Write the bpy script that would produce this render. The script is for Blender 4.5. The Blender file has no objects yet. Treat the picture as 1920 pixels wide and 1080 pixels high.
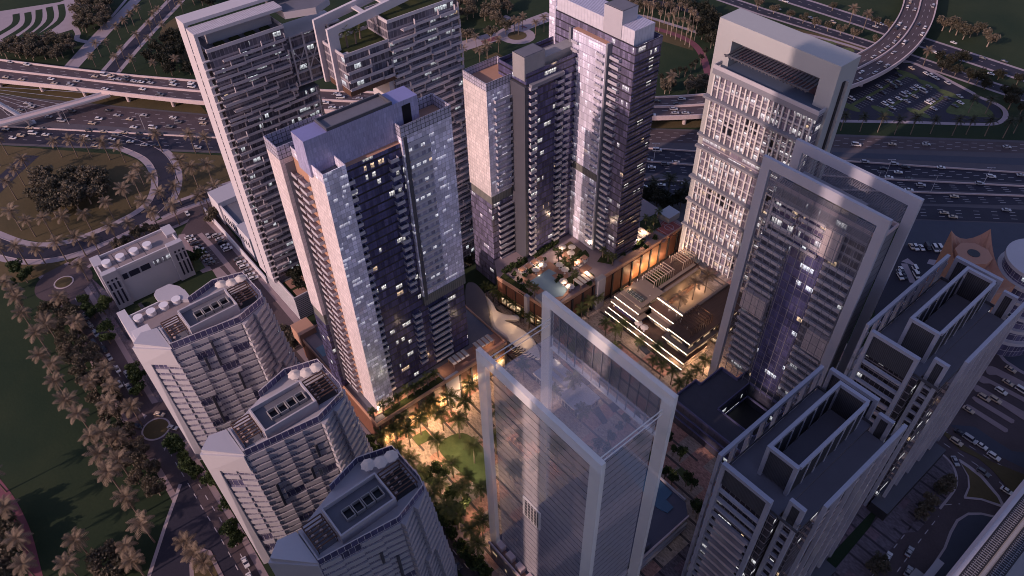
import bpy, math, random, zlib
from mathutils import Vector, Matrix
random.seed(7)
SC = bpy.context.scene
COL = SC.collection
# ---------------------------------------------------------------- camera geometry (solved from the vanishing points)
FPX, HCAM = 1415.7, 250.0
def cam_axes():
    yaw, pit, roll = map(math.radians, (141.084, 44.135, 1.459))
    f = Vector((math.cos(yaw)*math.cos(pit), math.sin(yaw)*math.cos(pit), -math.sin(pit)))
    r = Vector((math.sin(yaw), -math.cos(yaw), 0.0)); d = f.cross(r)
    return r*math.cos(roll)+d*math.sin(roll), d*math.cos(roll)-r*math.sin(roll), f
RX, DY, FZ = cam_axes()
def ray(px, py): return RX*((px-960)/FPX) + DY*((py-540)/FPX) + FZ
def G(px, py, z=0.0):
    """the point of the level plane at height z that the photograph shows at (px, py)"""
    d = ray(px, py); t = (z-HCAM)/d.z
    return Vector((d.x*t, d.y*t, z))
def proj(p):
    q = Vector(p)-Vector((0, 0, HCAM)); w = q.dot(FZ)
    return 960+FPX*q.dot(RX)/w, 540+FPX*q.dot(DY)/w
# ---------------------------------------------------------------- objects
def tag(o, label=None, cat=None, group=None, kind=None):
    if label: o['label'] = label
    if cat: o['category'] = cat
    if group: o['group'] = group
    if kind: o['kind'] = kind
    return o
def thing(name, label, cat, loc=(0, 0, 0), group=None, rotz=0.0):
    o = bpy.data.objects.new(name, None); COL.objects.link(o)
    o.empty_display_size = 1; o.location = loc; o.rotation_euler = (0, 0, rotz)
    return tag(o, label, cat, group)
class MB:
    def __init__(s): s.v = []; s.f = []; s.m = []
    def face(s, pts, m=0):
        i = len(s.v); s.v.extend(tuple(p) for p in pts); s.f.append(tuple(range(i, i+len(pts)))); s.m.append(m); return s
    def slab_x(s, yz, x0, x1, m=0):
        """an outline in y and z given thickness along x"""
        return s.hull([(x1, y, z) for y, z in yz], [(x0, y, z) for y, z in yz], m)
    def box(s, x0, y0, z0, x1, y1, z1, m=0, top=None):
        if x0 > x1: x0, x1 = x1, x0
        if y0 > y1: y0, y1 = y1, y0
        i = len(s.v)
        s.v += [(x0,y0,z0),(x1,y0,z0),(x1,y1,z0),(x0,y1,z0),(x0,y0,z1),(x1,y0,z1),(x1,y1,z1),(x0,y1,z1)]
        for q, mm in (((3,2,1,0),m),((4,5,6,7),m if top is None else top),((0,1,5,4),m),((1,2,6,5),m),((2,3,7,6),m),((3,0,4,7),m)):
            s.f.append(tuple(i+k for k in q)); s.m.append(mm)
        return s
    def prism(s, poly, z0, z1, m=0, top=None, bottom=True, cap=True):
        n = len(poly); a = sum(poly[k][0]*poly[(k+1)%n][1]-poly[(k+1)%n][0]*poly[k][1] for k in range(n))
        P = [(p[0], p[1]) for p in (poly if a > 0 else poly[::-1])]
        i = len(s.v); s.v += [(x, y, z0) for x, y in P]+[(x, y, z1) for x, y in P]
        for k in range(n):
            l = (k+1) % n; s.f.append((i+k, i+l, i+n+l, i+n+k)); s.m.append(m)
        if cap: s.f.append(tuple(i+n+k for k in range(n))); s.m.append(m if top is None else top)
        if bottom: s.f.append(tuple(i+n-1-k for k in range(n))); s.m.append(m)
        return s
    def hull(s, bot, topp, m=0, mt=None):
        """side walls between two matching rings and a lid"""
        n = len(bot); i = len(s.v); s.v += [tuple(p) for p in bot]+[tuple(p) for p in topp]
        for k in range(n):
            l = (k+1) % n; s.f.append((i+k, i+l, i+n+l, i+n+k)); s.m.append(m)
        s.f.append(tuple(i+n+k for k in range(n))); s.m.append(m if mt is None else mt)
        s.f.append(tuple(i+n-1-k for k in range(n))); s.m.append(m)
        return s
    def bar(s, p, q, w, h=None, m=0):
        p, q = Vector(p), Vector(q); h = w if h is None else h
        d = (q-p).normalized(); u = d.cross(Vector((0, 0, 1)))
        u = Vector((1, 0, 0)) if u.length < 1e-4 else u.normalized()
        n = u.cross(d).normalized(); i = len(s.v)
        for c in (p, q):
            for a, b in ((-1,-1),(1,-1),(1,1),(-1,1)): s.v.append(tuple(c+u*(a*w/2)+n*(b*h/2)))
        for f in ((0,1,2,3),(7,6,5,4),(0,4,5,1),(1,5,6,2),(2,6,7,3),(3,7,4,0)):
            s.f.append(tuple(i+k for k in f)); s.m.append(m)
        return s
    def tube(s, pts, rad, n=7, m=0, cap=True):
        pts = [Vector(p) for p in pts]; i0 = len(s.v)
        for k, p in enumerate(pts):
            d = (pts[min(k+1, len(pts)-1)]-pts[max(k-1, 0)]).normalized()
            u = d.cross(Vector((0, 0, 1))); u = Vector((1, 0, 0)) if u.length < 1e-3 else u.normalized(); w = d.cross(u)
            r = rad[k] if isinstance(rad, (list, tuple)) else rad
            for a in range(n): t = 2*math.pi*a/n; s.v.append(tuple(p+u*(r*math.cos(t))+w*(r*math.sin(t))))
        for k in range(len(pts)-1):
            for a in range(n):
                b = (a+1) % n; s.f.append((i0+k*n+a, i0+k*n+b, i0+k*n+n+b, i0+k*n+n+a)); s.m.append(m)
        if cap:
            s.f.append(tuple(i0+n-1-a for a in range(n))); s.m.append(m)
            s.f.append(tuple(i0+(len(pts)-1)*n+a for a in range(n))); s.m.append(m)
        return s
    def mesh(s, name, mats, base=(0, 0, 0), smooth=False):
        me = bpy.data.meshes.new(name)
        bx, by, bz = base
        me.from_pydata([(x-bx, y-by, z-bz) for x, y, z in s.v], [], s.f)
        for mm in (mats if isinstance(mats, (list, tuple)) else [mats]): me.materials.append(mm)
        me.polygons.foreach_set('material_index', s.m)
        uv = me.uv_layers.new(name='UVMap').data
        for p in me.polygons:
            n = p.normal
            if abs(n.z) > 0.75:
                for li in p.loop_indices: x, y, z = s.v[me.loops[li].vertex_index]; uv[li].uv = (x, y)
            else:
                l = math.hypot(n.x, n.y) or 1; tx, ty = -n.y/l, n.x/l
                for li in p.loop_indices: x, y, z = s.v[me.loops[li].vertex_index]; uv[li].uv = (x*tx+y*ty, z)
        if smooth: me.polygons.foreach_set('use_smooth', [True]*len(me.polygons))
        me.update(); return me
    def build(s, name, mats, parent=None, smooth=False, kind=None):
        base = parent_world(parent)
        o = bpy.data.objects.new(name, s.mesh(name, mats, base, smooth)); COL.objects.link(o)
        if parent is not None: o.parent = parent
        if kind: o['kind'] = kind
        return o
def parent_world(p):
    b = Vector((0, 0, 0))
    while p is not None: b += p.location; p = p.parent
    return b
def link(name, me, parent=None, loc=(0, 0, 0)):
    o = bpy.data.objects.new(name, me); COL.objects.link(o); o.parent = parent; o.location = loc; return o
def repeats(parent, name, mb, mats, places, most=100):
    """copies of one part at world offsets; past `most` the farther ones become one object of kind stuff"""
    base = parent_world(parent); me = mb.mesh(name, mats)
    places = sorted(places, key=lambda p: (Vector(p)-Vector((0, 0, HCAM))).length)
    for p in places[:most]: link(name, me, parent, Vector(p)-base)
    if len(places) > most:
        r = MB()
        for p in places[most:]:
            i = len(r.v); r.v += [(x+p[0], y+p[1], z+p[2]) for x, y, z in mb.v]
            r.f += [tuple(i+k for k in f) for f in mb.f]; r.m += mb.m
        r.build(name+'_rows', mats, parent, kind='stuff')
def copy_tree(o, parent=None):
    c = o.copy(); COL.objects.link(c)
    if parent is not None: c.parent = parent
    for ch in list(o.children): copy_tree(ch, c)
    return c
# ---------------------------------------------------------------- materials
MATS = {}
class NT:
    def __init__(s, name):
        s.m = bpy.data.materials.new(name); s.m.use_nodes = True; s.t = s.m.node_tree; s.n = s.t.nodes; s.n.clear()
        s.out = s.n.new('ShaderNodeOutputMaterial')
    def add(s, typ, **kw):
        nd = s.n.new(typ)
        for k, v in kw.items():
            if k.startswith('i_'):
                key = k[2:]; key = int(key) if key.isdigit() else key
                if hasattr(v, 'is_linked') or isinstance(v, bpy.types.NodeSocket): s.t.links.new(v, nd.inputs[key])
                else: nd.inputs[key].default_value = v
            else: setattr(nd, k, v)
        return nd
    def math(s, op, a, b=0.0, c=None):
        nd = s.n.new('ShaderNodeMath'); nd.operation = op
        for k, v in enumerate((a, b) if c is None else (a, b, c)):
            if isinstance(v, bpy.types.NodeSocket): s.t.links.new(v, nd.inputs[k])
            else: nd.inputs[k].default_value = v
        return nd.outputs[0]
    def mix(s, fac, a, b, blend='MIX'):
        nd = s.n.new('ShaderNodeMix'); nd.data_type = 'RGBA'; nd.blend_type = blend
        for k, v in ((0, fac), (6, a), (7, b)):
            if isinstance(v, bpy.types.NodeSocket): s.t.links.new(v, nd.inputs[k])
            else: nd.inputs[k].default_value = v if k == 0 else (*v, 1.0) if len(v) == 3 else v
        return nd.outputs[2]
    def bsdf(s, color, rough=0.6, spec=0.4, metal=0.0, **kw):
        b = s.n.new('ShaderNodeBsdfPrincipled')
        for k, v in (('Base Color', color), ('Roughness', rough), ('Specular IOR Level', spec), ('Metallic', metal)):
            if isinstance(v, bpy.types.NodeSocket): s.t.links.new(v, b.inputs[k])
            else: b.inputs[k].default_value = (*v, 1.0) if k == 'Base Color' and len(v) == 3 else v
        return b
    def done(s, sh): s.t.links.new(sh, s.out.inputs[0]); return s.m
def uvxy(nt):
    sp = nt.add('ShaderNodeSeparateXYZ', i_0=nt.add('ShaderNodeUVMap').outputs[0]); return sp.outputs[0], sp.outputs[1]
def plain(name, col, rough=0.7, var=0.18, scale=0.35, metal=0.0, spec=0.35, fine=None):
    """a surface with broad and fine tonal wear; positions taken in the object, in metres"""
    if name in MATS: return MATS[name]
    nt = NT(name); tc = nt.add('ShaderNodeTexCoord')
    a = nt.add('ShaderNodeTexNoise', i_Vector=tc.outputs['Object'], i_Scale=scale, i_Detail=6.0, i_Roughness=0.65)
    f = nt.add('ShaderNodeTexNoise', i_Vector=tc.outputs['Object'], i_Scale=fine or scale*14, i_Detail=2.0)
    k = nt.math('ADD', nt.math('MULTIPLY', a.outputs[0], 0.7), nt.math('MULTIPLY', f.outputs[0], 0.3))
    k = nt.math('MULTIPLY_ADD', k, 2*var*1.6, 1-var*1.6)
    c = nt.mix(1.0, (*col, 1), nt.add('ShaderNodeCombineColor', i_0=k, i_1=k, i_2=k).outputs[0], 'MULTIPLY')
    MATS[name] = nt.done(nt.bsdf(c, rough, spec, metal).outputs[0]); return MATS[name]
def glow(name, col, strength):
    if name in MATS: return MATS[name]
    nt = NT(name); MATS[name] = nt.done(nt.add('ShaderNodeEmission', i_Color=(*col, 1), i_Strength=strength).outputs[0]); return MATS[name]
def facade(name, bw, fh, glass, frame, mw=0.12, sp=0.25, spcol=None, lit=0.05, litcol=(1.0, .93, .85), lits=2.0,
           rough=0.22, var=0.35, v0=0.0, refl=0.35, mscale=0.05, half=0.0, alpha=None, spec=0.5, warm=0.12, lo=.34, hi=.88, streak=.6):
    """curtain wall: panes by bay and storey with their own tone, mullions, a storey band, painted sky reflections and rooms with the light on"""
    if name in MATS: return MATS[name]
    nt = NT(name); u, v = uvxy(nt)
    su = nt.math('DIVIDE', u, bw); sv = nt.math('DIVIDE', nt.math('SUBTRACT', v, v0), fh)
    cu, cv = nt.math('FLOOR', su), nt.math('FLOOR', sv); fu, fv = nt.math('FRACT', su), nt.math('FRACT', sv)
    w = nt.add('ShaderNodeTexWhiteNoise', noise_dimensions='3D', i_0=nt.add('ShaderNodeCombineXYZ', i_0=cu, i_1=cv, i_2=float(zlib.crc32(name.encode()) % 97)).outputs[0])
    # rooms lit in short runs of bays; pale walls use it for painted glitter
    wr = nt.add('ShaderNodeTexWhiteNoise', noise_dimensions='3D', i_0=nt.add('ShaderNodeCombineXYZ', i_0=nt.math('FLOOR', nt.math('DIVIDE', su, 2.6)), i_1=cv, i_2=11.0).outputs[0])
    big = nt.add('ShaderNodeTexNoise', i_Vector=nt.add('ShaderNodeCombineXYZ', i_0=u, i_1=v).outputs[0], i_Scale=mscale, i_Detail=5.0, i_Roughness=0.7)  # broad noise paints blotchy sky reflections into the glass colour
    k = nt.math('MULTIPLY_ADD', w.outputs[0], var, 1-var*0.5)
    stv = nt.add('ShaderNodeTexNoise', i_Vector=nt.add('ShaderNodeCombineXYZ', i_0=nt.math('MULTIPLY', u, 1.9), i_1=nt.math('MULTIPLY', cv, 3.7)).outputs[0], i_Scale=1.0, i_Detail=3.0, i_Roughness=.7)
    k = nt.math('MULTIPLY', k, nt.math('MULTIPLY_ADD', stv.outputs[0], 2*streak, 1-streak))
    k = nt.math('MULTIPLY', k, nt.math('MULTIPLY_ADD', big.outputs[0], 2*refl, 1-refl))
    gc = nt.mix(1.0, glass, nt.add('ShaderNodeCombineColor', i_0=k, i_1=k, i_2=k).outputs[0], 'MULTIPLY')
    mull = nt.math('LESS_THAN', fu, mw/bw); band = nt.math('LESS_THAN', fv, sp/fh)
    if half: mull = nt.math('MAXIMUM', mull, nt.math('LESS_THAN', nt.math('ABSOLUTE', nt.math('SUBTRACT', fv, half)), 0.5*mw/fh))
    c = nt.mix(mull, gc, frame); c = nt.mix(band, c, spcol or frame)
    op = nt.math('MAXIMUM', mull, band)
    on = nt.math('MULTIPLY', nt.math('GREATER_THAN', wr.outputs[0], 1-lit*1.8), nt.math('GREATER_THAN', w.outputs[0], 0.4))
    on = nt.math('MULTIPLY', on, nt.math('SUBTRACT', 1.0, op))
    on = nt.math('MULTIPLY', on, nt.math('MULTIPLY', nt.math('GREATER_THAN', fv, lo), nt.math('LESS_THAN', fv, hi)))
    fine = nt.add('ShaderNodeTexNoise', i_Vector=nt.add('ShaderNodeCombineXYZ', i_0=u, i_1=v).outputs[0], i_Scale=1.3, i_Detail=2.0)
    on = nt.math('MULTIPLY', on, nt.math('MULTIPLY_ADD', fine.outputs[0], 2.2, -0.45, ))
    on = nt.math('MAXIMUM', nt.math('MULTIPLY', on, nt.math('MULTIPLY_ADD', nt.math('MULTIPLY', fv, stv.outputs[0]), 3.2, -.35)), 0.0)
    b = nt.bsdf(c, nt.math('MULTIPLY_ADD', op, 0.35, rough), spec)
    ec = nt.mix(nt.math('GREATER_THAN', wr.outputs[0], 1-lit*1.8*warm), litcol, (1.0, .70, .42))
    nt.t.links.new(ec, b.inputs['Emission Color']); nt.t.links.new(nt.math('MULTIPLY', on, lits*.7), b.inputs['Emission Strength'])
    sh = b.outputs[0]
    if alpha is not None:
        tr = nt.add('ShaderNodeBsdfTransparent')
        al = nt.math('MAXIMUM', nt.math('MULTIPLY', op, alpha[1]), alpha[0])
        sh = nt.add('ShaderNodeMixShader', i_0=al, i_1=tr.outputs[0], i_2=sh).outputs[0]
    MATS[name] = nt.done(sh); return MATS[name]
def ghost(name, col, a, rough=0.5):
    """milky translucent sheet"""
    if name in MATS: return MATS[name]
    nt = NT(name); tc = nt.add('ShaderNodeTexCoord')
    n = nt.add('ShaderNodeTexNoise', i_Vector=tc.outputs['Object'], i_Scale=0.06, i_Detail=3.0)
    al = nt.math('MULTIPLY_ADD', n.outputs[0], 0.3*a, 0.85*a)
    MATS[name] = nt.done(nt.add('ShaderNodeMixShader', i_0=al, i_1=nt.add('ShaderNodeBsdfTransparent').outputs[0], i_2=nt.bsdf(col, rough, 0.3).outputs[0]).outputs[0]); return MATS[name]
def lines(name, a, b, period, width, axis=1, rough=0.6, alpha=None, var=0.2):
    """stripes of colour b on a, along the surface's own horizontal (axis 1: level lines) or vertical"""
    if name in MATS: return MATS[name]
    nt = NT(name); u, v = uvxy(nt); c = v if axis else u
    m = nt.math('LESS_THAN', nt.math('FRACT', nt.math('DIVIDE', c, period)), width/period)
    n = nt.add('ShaderNodeTexNoise', i_Vector=nt.add('ShaderNodeCombineXYZ', i_0=u, i_1=v).outputs[0], i_Scale=0.5, i_Detail=5.0)
    k = nt.math('MULTIPLY_ADD', n.outputs[0], 2*var, 1-var)
    col = nt.mix(1.0, nt.mix(m, a, b), nt.add('ShaderNodeCombineColor', i_0=k, i_1=k, i_2=k).outputs[0], 'MULTIPLY')
    sh = nt.bsdf(col, rough, 0.3).outputs[0]
    if alpha is not None:
        dash = nt.math('MULTIPLY', m, nt.math('GREATER_THAN', nt.math('FRACT', nt.math('DIVIDE', u if axis else v, period*1.7)), 0.16))
        al = nt.math('MULTIPLY_ADD', dash, alpha[1]-alpha[0], alpha[0])
        sh = nt.add('ShaderNodeMixShader', i_0=al, i_1=nt.add('ShaderNodeBsdfTransparent').outputs[0], i_2=sh).outputs[0]
    MATS[name] = nt.done(sh); return MATS[name]
def wood(name, col, rough=0.55):
    if name in MATS: return MATS[name]
    nt = NT(name); u, v = uvxy(nt)
    n = nt.add('ShaderNodeTexNoise', i_Vector=nt.add('ShaderNodeCombineXYZ', i_0=nt.math('MULTIPLY', u, 3.0), i_1=nt.math('MULTIPLY', v, 0.15)).outputs[0], i_Scale=1.0, i_Detail=4.0)
    k = nt.math('MULTIPLY_ADD', n.outputs[0], 1.0, 0.5)
    c = nt.mix(1.0, col, nt.add('ShaderNodeCombineColor', i_0=k, i_1=k, i_2=k).outputs[0], 'MULTIPLY')
    c = nt.mix(nt.math('LESS_THAN', nt.math('FRACT', nt.math('DIVIDE', u, 0.6)), 0.07), c, tuple(x*.4 for x in col))
    MATS[name] = nt.done(nt.bsdf(c, rough, 0.3).outputs[0]); return MATS[name]
WHITE = plain('white_paint', (.56, .53, .56), .6, .07, .12)
PALE = plain('pale_render', (.40, .38, .42), .65, .08, .12)
GREY = plain('grey_panel', (.20, .20, .235), .55, .10, .15)
FRAMEG = plain('frame_metal', (.36, .36, .42), .45, .08, .1)
DGREY = plain('dark_grey_metal', (.075, .075, .095), .5, .12, .2)
CHAR = plain('charcoal', (.028, .027, .033), .6, .2, .3)
ROOFG = plain('roof_deck', (.13, .13, .16), .8, .16, .25)
CONC = plain('concrete', (.27, .26, .27), .8, .14, .3)
TAN = plain('tan_render', (.42, .24, .17), .7, .1, .2)
TERRA = plain('terracotta_deck', (.30, .165, .125), .7, .2, .4)
BRONZE = wood('bronze_cladding', (.17, .075, .05))
WOODD = wood('timber_slats', (.10, .055, .04))
BLACK = plain('black_opening', (.012, .012, .018), .3, .2, .3)
STEEL = plain('pale_steel', (.50, .48, .52), .4, .06, .2)
# ================================================================ ground, roads, water, flyovers
def smooth_px(pts, closed=False, n=5):
    out = []; m = len(pts)
    rng = range(m) if closed else range(m-1)
    for i in rng:
        p1, p2 = pts[i], pts[(i+1) % m]
        p0 = pts[i-1] if (closed or i > 0) else p1
        p3 = pts[(i+2) % m] if (closed or i+2 < m) else p2
        for k in range(n):
            t = k/n; o = []
            for a, b, c, d in zip(p0, p1, p2, p3):
                o.append(0.5*(2*b+(c-a)*t+(2*a-5*b+4*c-d)*t*t+(3*b-a-3*c+d)*t**3))
            out.append(tuple(o))
    if not closed: out.append(tuple(pts[-1]))
    return out
def flat(name, pts, z, mat, px=True, smooth=False, kind='structure', kerb=None):
    P = [G(x, y, z) for x, y in pts] if px else [Vector((x, y, z)) for x, y in pts]
    P = [(p.x, p.y) for p in P]
    if smooth: P = smooth_px(P, True)
    b = MB()
    if kerb: b.prism(P, z, z+kerb, 0)
    else:
        a = sum(P[k][0]*P[(k+1) % len(P)][1]-P[(k+1) % len(P)][0]*P[k][1] for k in range(len(P)))
        b.face([(x, y, z) for x, y in (P if a > 0 else P[::-1])])
    o = b.build(name, mat); o['kind'] = kind; return o
def ribbon_pts(C, w):
    L, R = [], []
    for k, p in enumerate(C):
        d = (C[min(k+1, len(C)-1)]-C[max(k-1, 0)]); d.z = 0; d.normalize(); n = Vector((-d.y, d.x, 0))
        L.append(p+n*(w/2)); R.append(p-n*(w/2))
    return L, R
def world_line(px, z=0.0, smooth=True):
    C = [Vector(p) for p in smooth_px([tuple(G(x, y, z)) for x, y in px])] if smooth else [G(x, y, z) for x, y in px]
    return C
def strip(name, px, w, z, mat, smooth=True, kind='structure', off=0.0):
    C = world_line(px, z, smooth); L, R = ribbon_pts(C, w); b = MB()
    if off:
        C = [l.lerp(r, 0.5-off/w) for l, r in zip(L, R)]; L, R = ribbon_pts(C, w)
    for k in range(len(C)-1): b.face([L[k], R[k], R[k+1], L[k+1]])
    o = b.build(name, mat); o['kind'] = kind; return o
def kerbs(name, px, w, z, mat, smooth=True, kw=0.35, kh=0.14):
    C = world_line(px, z, smooth); b = MB()
    for sgn in (1, -1):
        L, R = ribbon_pts(C, w+sgn*0); E = L if sgn > 0 else R
        for k in range(len(E)-1): b.bar(E[k]+Vector((0, 0, kh/2)), E[k+1]+Vector((0, 0, kh/2)), kw, kh)
    o = b.build(name, mat); o['kind'] = 'structure'; return o
MARK = MB()
def dashes(C, z, w=0.28, on=3.0, gap=5.0, off=0.0, solid=False):
    run = 0.0
    for k in range(len(C)-1):
        a, b = C[k], C[k+1]; d = (b-a); l = d.length
        if l < 1e-3: continue
        d /= l; n = Vector((-d.y, d.x, 0)); s = 0.0
        while s < l:
            ph = run % (on+gap); step = min((on-ph) if ph < on else (on+gap-ph), l-s)
            if step < 1e-4: step = 1e-3
            if solid or ph < on:
                p, q = a+d*s+n*off, a+d*(s+step)+n*off
                MARK.face([(*(p+n*(w/2))[:2], z), (*(p-n*(w/2))[:2], z), (*(q-n*(w/2))[:2], z), (*(q+n*(w/2))[:2], z)])
            s += step; run += step
def between(U, L, n, z=0.0):
    """matching world points along two image edges"""
    def res(pts):
        W = [G(x, y, z) for x, y in pts]; d = [0.0]
        for k in range(1, len(W)): d.append(d[-1]+(W[k]-W[k-1]).length)
        out = []; j = 0
        for i in range(n+1):
            t = d[-1]*i/n
            while j < len(d)-2 and d[j+1] < t: j += 1
            f = (t-d[j])/max(d[j+1]-d[j], 1e-6); out.append(W[j].lerp(W[j+1], f))
        return out
    return res(U), res(L)
def band(name, U, L, z, mat, n=24, lanes=0):
    A, B = between(U, L, n, z); b = MB()
    for k in range(n): b.face([A[k], B[k], B[k+1], A[k+1]])
    o = b.build(name, mat); o['kind'] = 'structure'
    for j in range(1, lanes): dashes([a.lerp(c, j/lanes) for a, c in zip(A, B)], z+.02, .26, 3, 6)
    return o
def noise_ground(name, a, b, scale=0.05, rough=0.9, fine=0.5):
    if name in MATS: return MATS[name]
    nt = NT(name); tc = nt.add('ShaderNodeTexCoord')
    n1 = nt.add('ShaderNodeTexNoise', i_Vector=tc.outputs['Object'], i_Scale=scale, i_Detail=8.0, i_Roughness=0.6)
    n2 = nt.add('ShaderNodeTexNoise', i_Vector=tc.outputs['Object'], i_Scale=0.9, i_Detail=4.0)
    f = nt.math('ADD', nt.math('MULTIPLY_ADD', n1.outputs[0], 2.4, -0.7), nt.math('MULTIPLY_ADD', n2.outputs[0], fine, -fine/2))
    r = nt.add('ShaderNodeClamp', i_0=f)
    c = nt.mix(r.outputs[0], a, b)
    bp = nt.add('ShaderNodeBump', i_Strength=0.5, i_Distance=0.12, i_Height=n2.outputs[0])
    s = nt.bsdf(c, rough, 0.15); nt.t.links.new(bp.outputs[0], s.inputs['Normal'])
    MATS[name] = nt.done(s.outputs[0]); return MATS[name]
def asphalt(name, col):
    if name in MATS: return MATS[name]
    nt = NT(name); tc = nt.add('ShaderNodeTexCoord')
    n1 = nt.add('ShaderNodeTexNoise', i_Vector=tc.outputs['Object'], i_Scale=0.08, i_Detail=5.0)
    n2 = nt.add('ShaderNodeTexNoise', i_Vector=tc.outputs['Object'], i_Scale=1.6, i_Detail=3.0)
    k = nt.math('ADD', nt.math('MULTIPLY_ADD', n1.outputs[0], .7, .4), nt.math('MULTIPLY_ADD', n2.outputs[0], .5, .0))
    c = nt.mix(1.0, col, nt.add('ShaderNodeCombineColor', i_0=k, i_1=k, i_2=k).outputs[0], 'MULTIPLY')
    MATS[name] = nt.done(nt.bsdf(c, 0.75, 0.25).outputs[0]); return MATS[name]
def paving(name, a, stripe, pink, period=7.0, sw=0.9, vert=False):
    """stone paving with dark bands, paler and rosier slabs in patches"""
    if name in MATS: return MATS[name]
    nt = NT(name); x, y = uvxy(nt); s = x if vert else y; t = y if vert else x
    m = nt.math('LESS_THAN', nt.math('FRACT', nt.math('DIVIDE', s, period)), sw/period)
    gap = nt.add('ShaderNodeTexWhiteNoise', noise_dimensions='2D', i_0=nt.add('ShaderNodeCombineXYZ', i_0=nt.math('FLOOR', nt.math('DIVIDE', t, 9.0)), i_1=nt.math('FLOOR', nt.math('DIVIDE', s, period))).outputs[0])
    m = nt.math('MULTIPLY', m, nt.math('GREATER_THAN', gap.outputs[0], 0.22))
    slab = nt.add('ShaderNodeTexWhiteNoise', noise_dimensions='2D', i_0=nt.add('ShaderNodeCombineXYZ', i_0=nt.math('FLOOR', nt.math('DIVIDE', x, 0.9)), i_1=nt.math('FLOOR', nt.math('DIVIDE', y, 0.45))).outputs[0])
    patch = nt.math('GREATER_THAN', nt.add('ShaderNodeTexWhiteNoise', noise_dimensions='2D', i_0=nt.add('ShaderNodeCombineXYZ', i_0=nt.math('FLOOR', nt.math('DIVIDE', t, 6.5)), i_1=nt.math('FLOOR', nt.math('DIVIDE', s, period))).outputs[0]).outputs[0], 0.72)
    k = nt.math('MULTIPLY_ADD', slab.outputs[0], 0.55, 0.72)
    c = nt.mix(patch, a, pink); c = nt.mix(1.0, c, nt.add('ShaderNodeCombineColor', i_0=k, i_1=k, i_2=k).outputs[0], 'MULTIPLY')
    c = nt.mix(m, c, stripe)
    MATS[name] = nt.done(nt.bsdf(c, .7, .3).outputs[0]); return MATS[name]
GRASS = noise_ground('grass_dark', (.012, .026, .014), (.030, .042, .020), .02)
DRY = noise_ground('grass_dry', (.060, .050, .026), (.115, .085, .045), .03)
LAWN = noise_ground('grass_fresh', (.055, .075, .03), (.11, .13, .06), .15)
GARDEN = noise_ground('planting_soil', (.018, .03, .012), (.05, .055, .02), .3)
ASPH = asphalt('asphalt', (.075, .055, .062)); ASPHD = asphalt('asphalt_deep', (.026, .024, .040))
PAVE = paving('plaza_paving', (.36, .28, .24), (.085, .07, .07), (.40, .22, .18))
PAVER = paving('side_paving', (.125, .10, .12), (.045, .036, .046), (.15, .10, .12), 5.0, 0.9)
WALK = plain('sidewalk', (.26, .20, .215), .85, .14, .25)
WALK_SHADE = plain('shaded_sidewalk', (.085, .075, .09), .85, .14, .25)  # sidewalk copy darkened in colour for the shaded right side
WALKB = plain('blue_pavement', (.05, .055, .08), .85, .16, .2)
KERB = plain('kerb_stone', (.36, .30, .32), .8, .1, .5)
PATHR = plain('red_path', (.16, .055, .075), .85, .12, .3)
PATHP = plain('pale_path', (.30, .25, .28), .85, .12, .2)
BARR = plain('barrier_concrete', (.50, .40, .40), .75, .1, .3)
flat('ground', [(-2600, -1500), (900, -1500), (900, 3000), (-2600, 3000)], 0.0, GRASS, px=False)
# --- far left gardens
flat('plaza', [(-60, 30), (112, 4), (150, -12), (152, 30), (136, 55), (100, 66), (60, 76), (-60, 96)], .04, PATHP, smooth=False)
for k, (a, m, c) in enumerate(((( 30, 26), (27, 45), (-8, 67)), ((52, 23), (49, 47), (5, 76)), ((73, 18), (69, 45), (32, 74)), ((92, 13), (92, 40), (48, 76)), ((114, 8), (113, 38), (62, 73)))):
    strip('lawn', [a, m, c], 5.0, .08, GRASS)
strip('path', [(262, -8), (225, 30), (180, 78), (135, 127)], 9, .06, PATHP)
strip('path', [(240, -5), (200, 42), (160, 84), (122, 126)], 2.5, .06, PATHP)
strip('path', [(139, 50), (146, 62), (145, 74), (172, 80)], 4, .05, PATHP)
LROAD = [(345, -20), (330, 0), (282, 50), (240, 96), (205, 137)]
strip('pavement', LROAD, 15, .05, PATHP); strip('road', LROAD, 8.5, .09, ASPHD)
flat('lawn', [(300, 60), (345, 30), (365, 95), (330, 110)], .03, DRY, smooth=True)
# --- motorway
verge = lambda L, d: [(x, y+d) for x, y in L]
C1U = [(-60, 175), (0, 181), (400, 218), (1215, 243), (1580, 256), (1990, 270)]; C1L = [(-60, 218), (0, 222), (400, 251), (1215, 266), (1580, 277), (1990, 289)]
C2U = [(-60, 233), (0, 238), (400, 259), (1215, 279), (1580, 303), (1990, 330)]; C2L = [(-60, 265), (0, 268), (410, 283), (1215, 298), (1580, 326), (1990, 347)]
C3U = [(860, 299), (1215, 304), (1580, 333), (1990, 354)]; C3L = [(860, 319), (1215, 324), (1580, 350), (1990, 366)]
C4U = [(860, 331), (1215, 338), (1580, 357), (1990, 371)]; C4L = [(860, 356), (1215, 370), (1580, 379), (1990, 386)]
C5U = [(1560, 384), (1741, 386), (1990, 396)]; C5L = [(1560, 404), (1732, 411), (1905, 417), (1990, 421)]
flat('pavement', [(-60, 172), (0, 178), (400, 215), (1215, 240), (1580, 252), (1990, 266), (1990, 425), (1700, 414), (1200, 414), (1180, 380), (840, 362), (840, 300), (410, 287), (0, 272), (-60, 268)], .03, WALK_SHADE)
for nm, U, L, ln in (('motorway', C1U, C1L, 5), ('motorway', C2U, C2L, 4), ('motorway', C3U, C3L, 4), ('motorway', C4U, C4L, 4), ('motorway', C5U, C5L, 4)):
    band(nm, U, L, .10, ASPH if ln == 5 else ASPHD, 30, ln)
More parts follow.
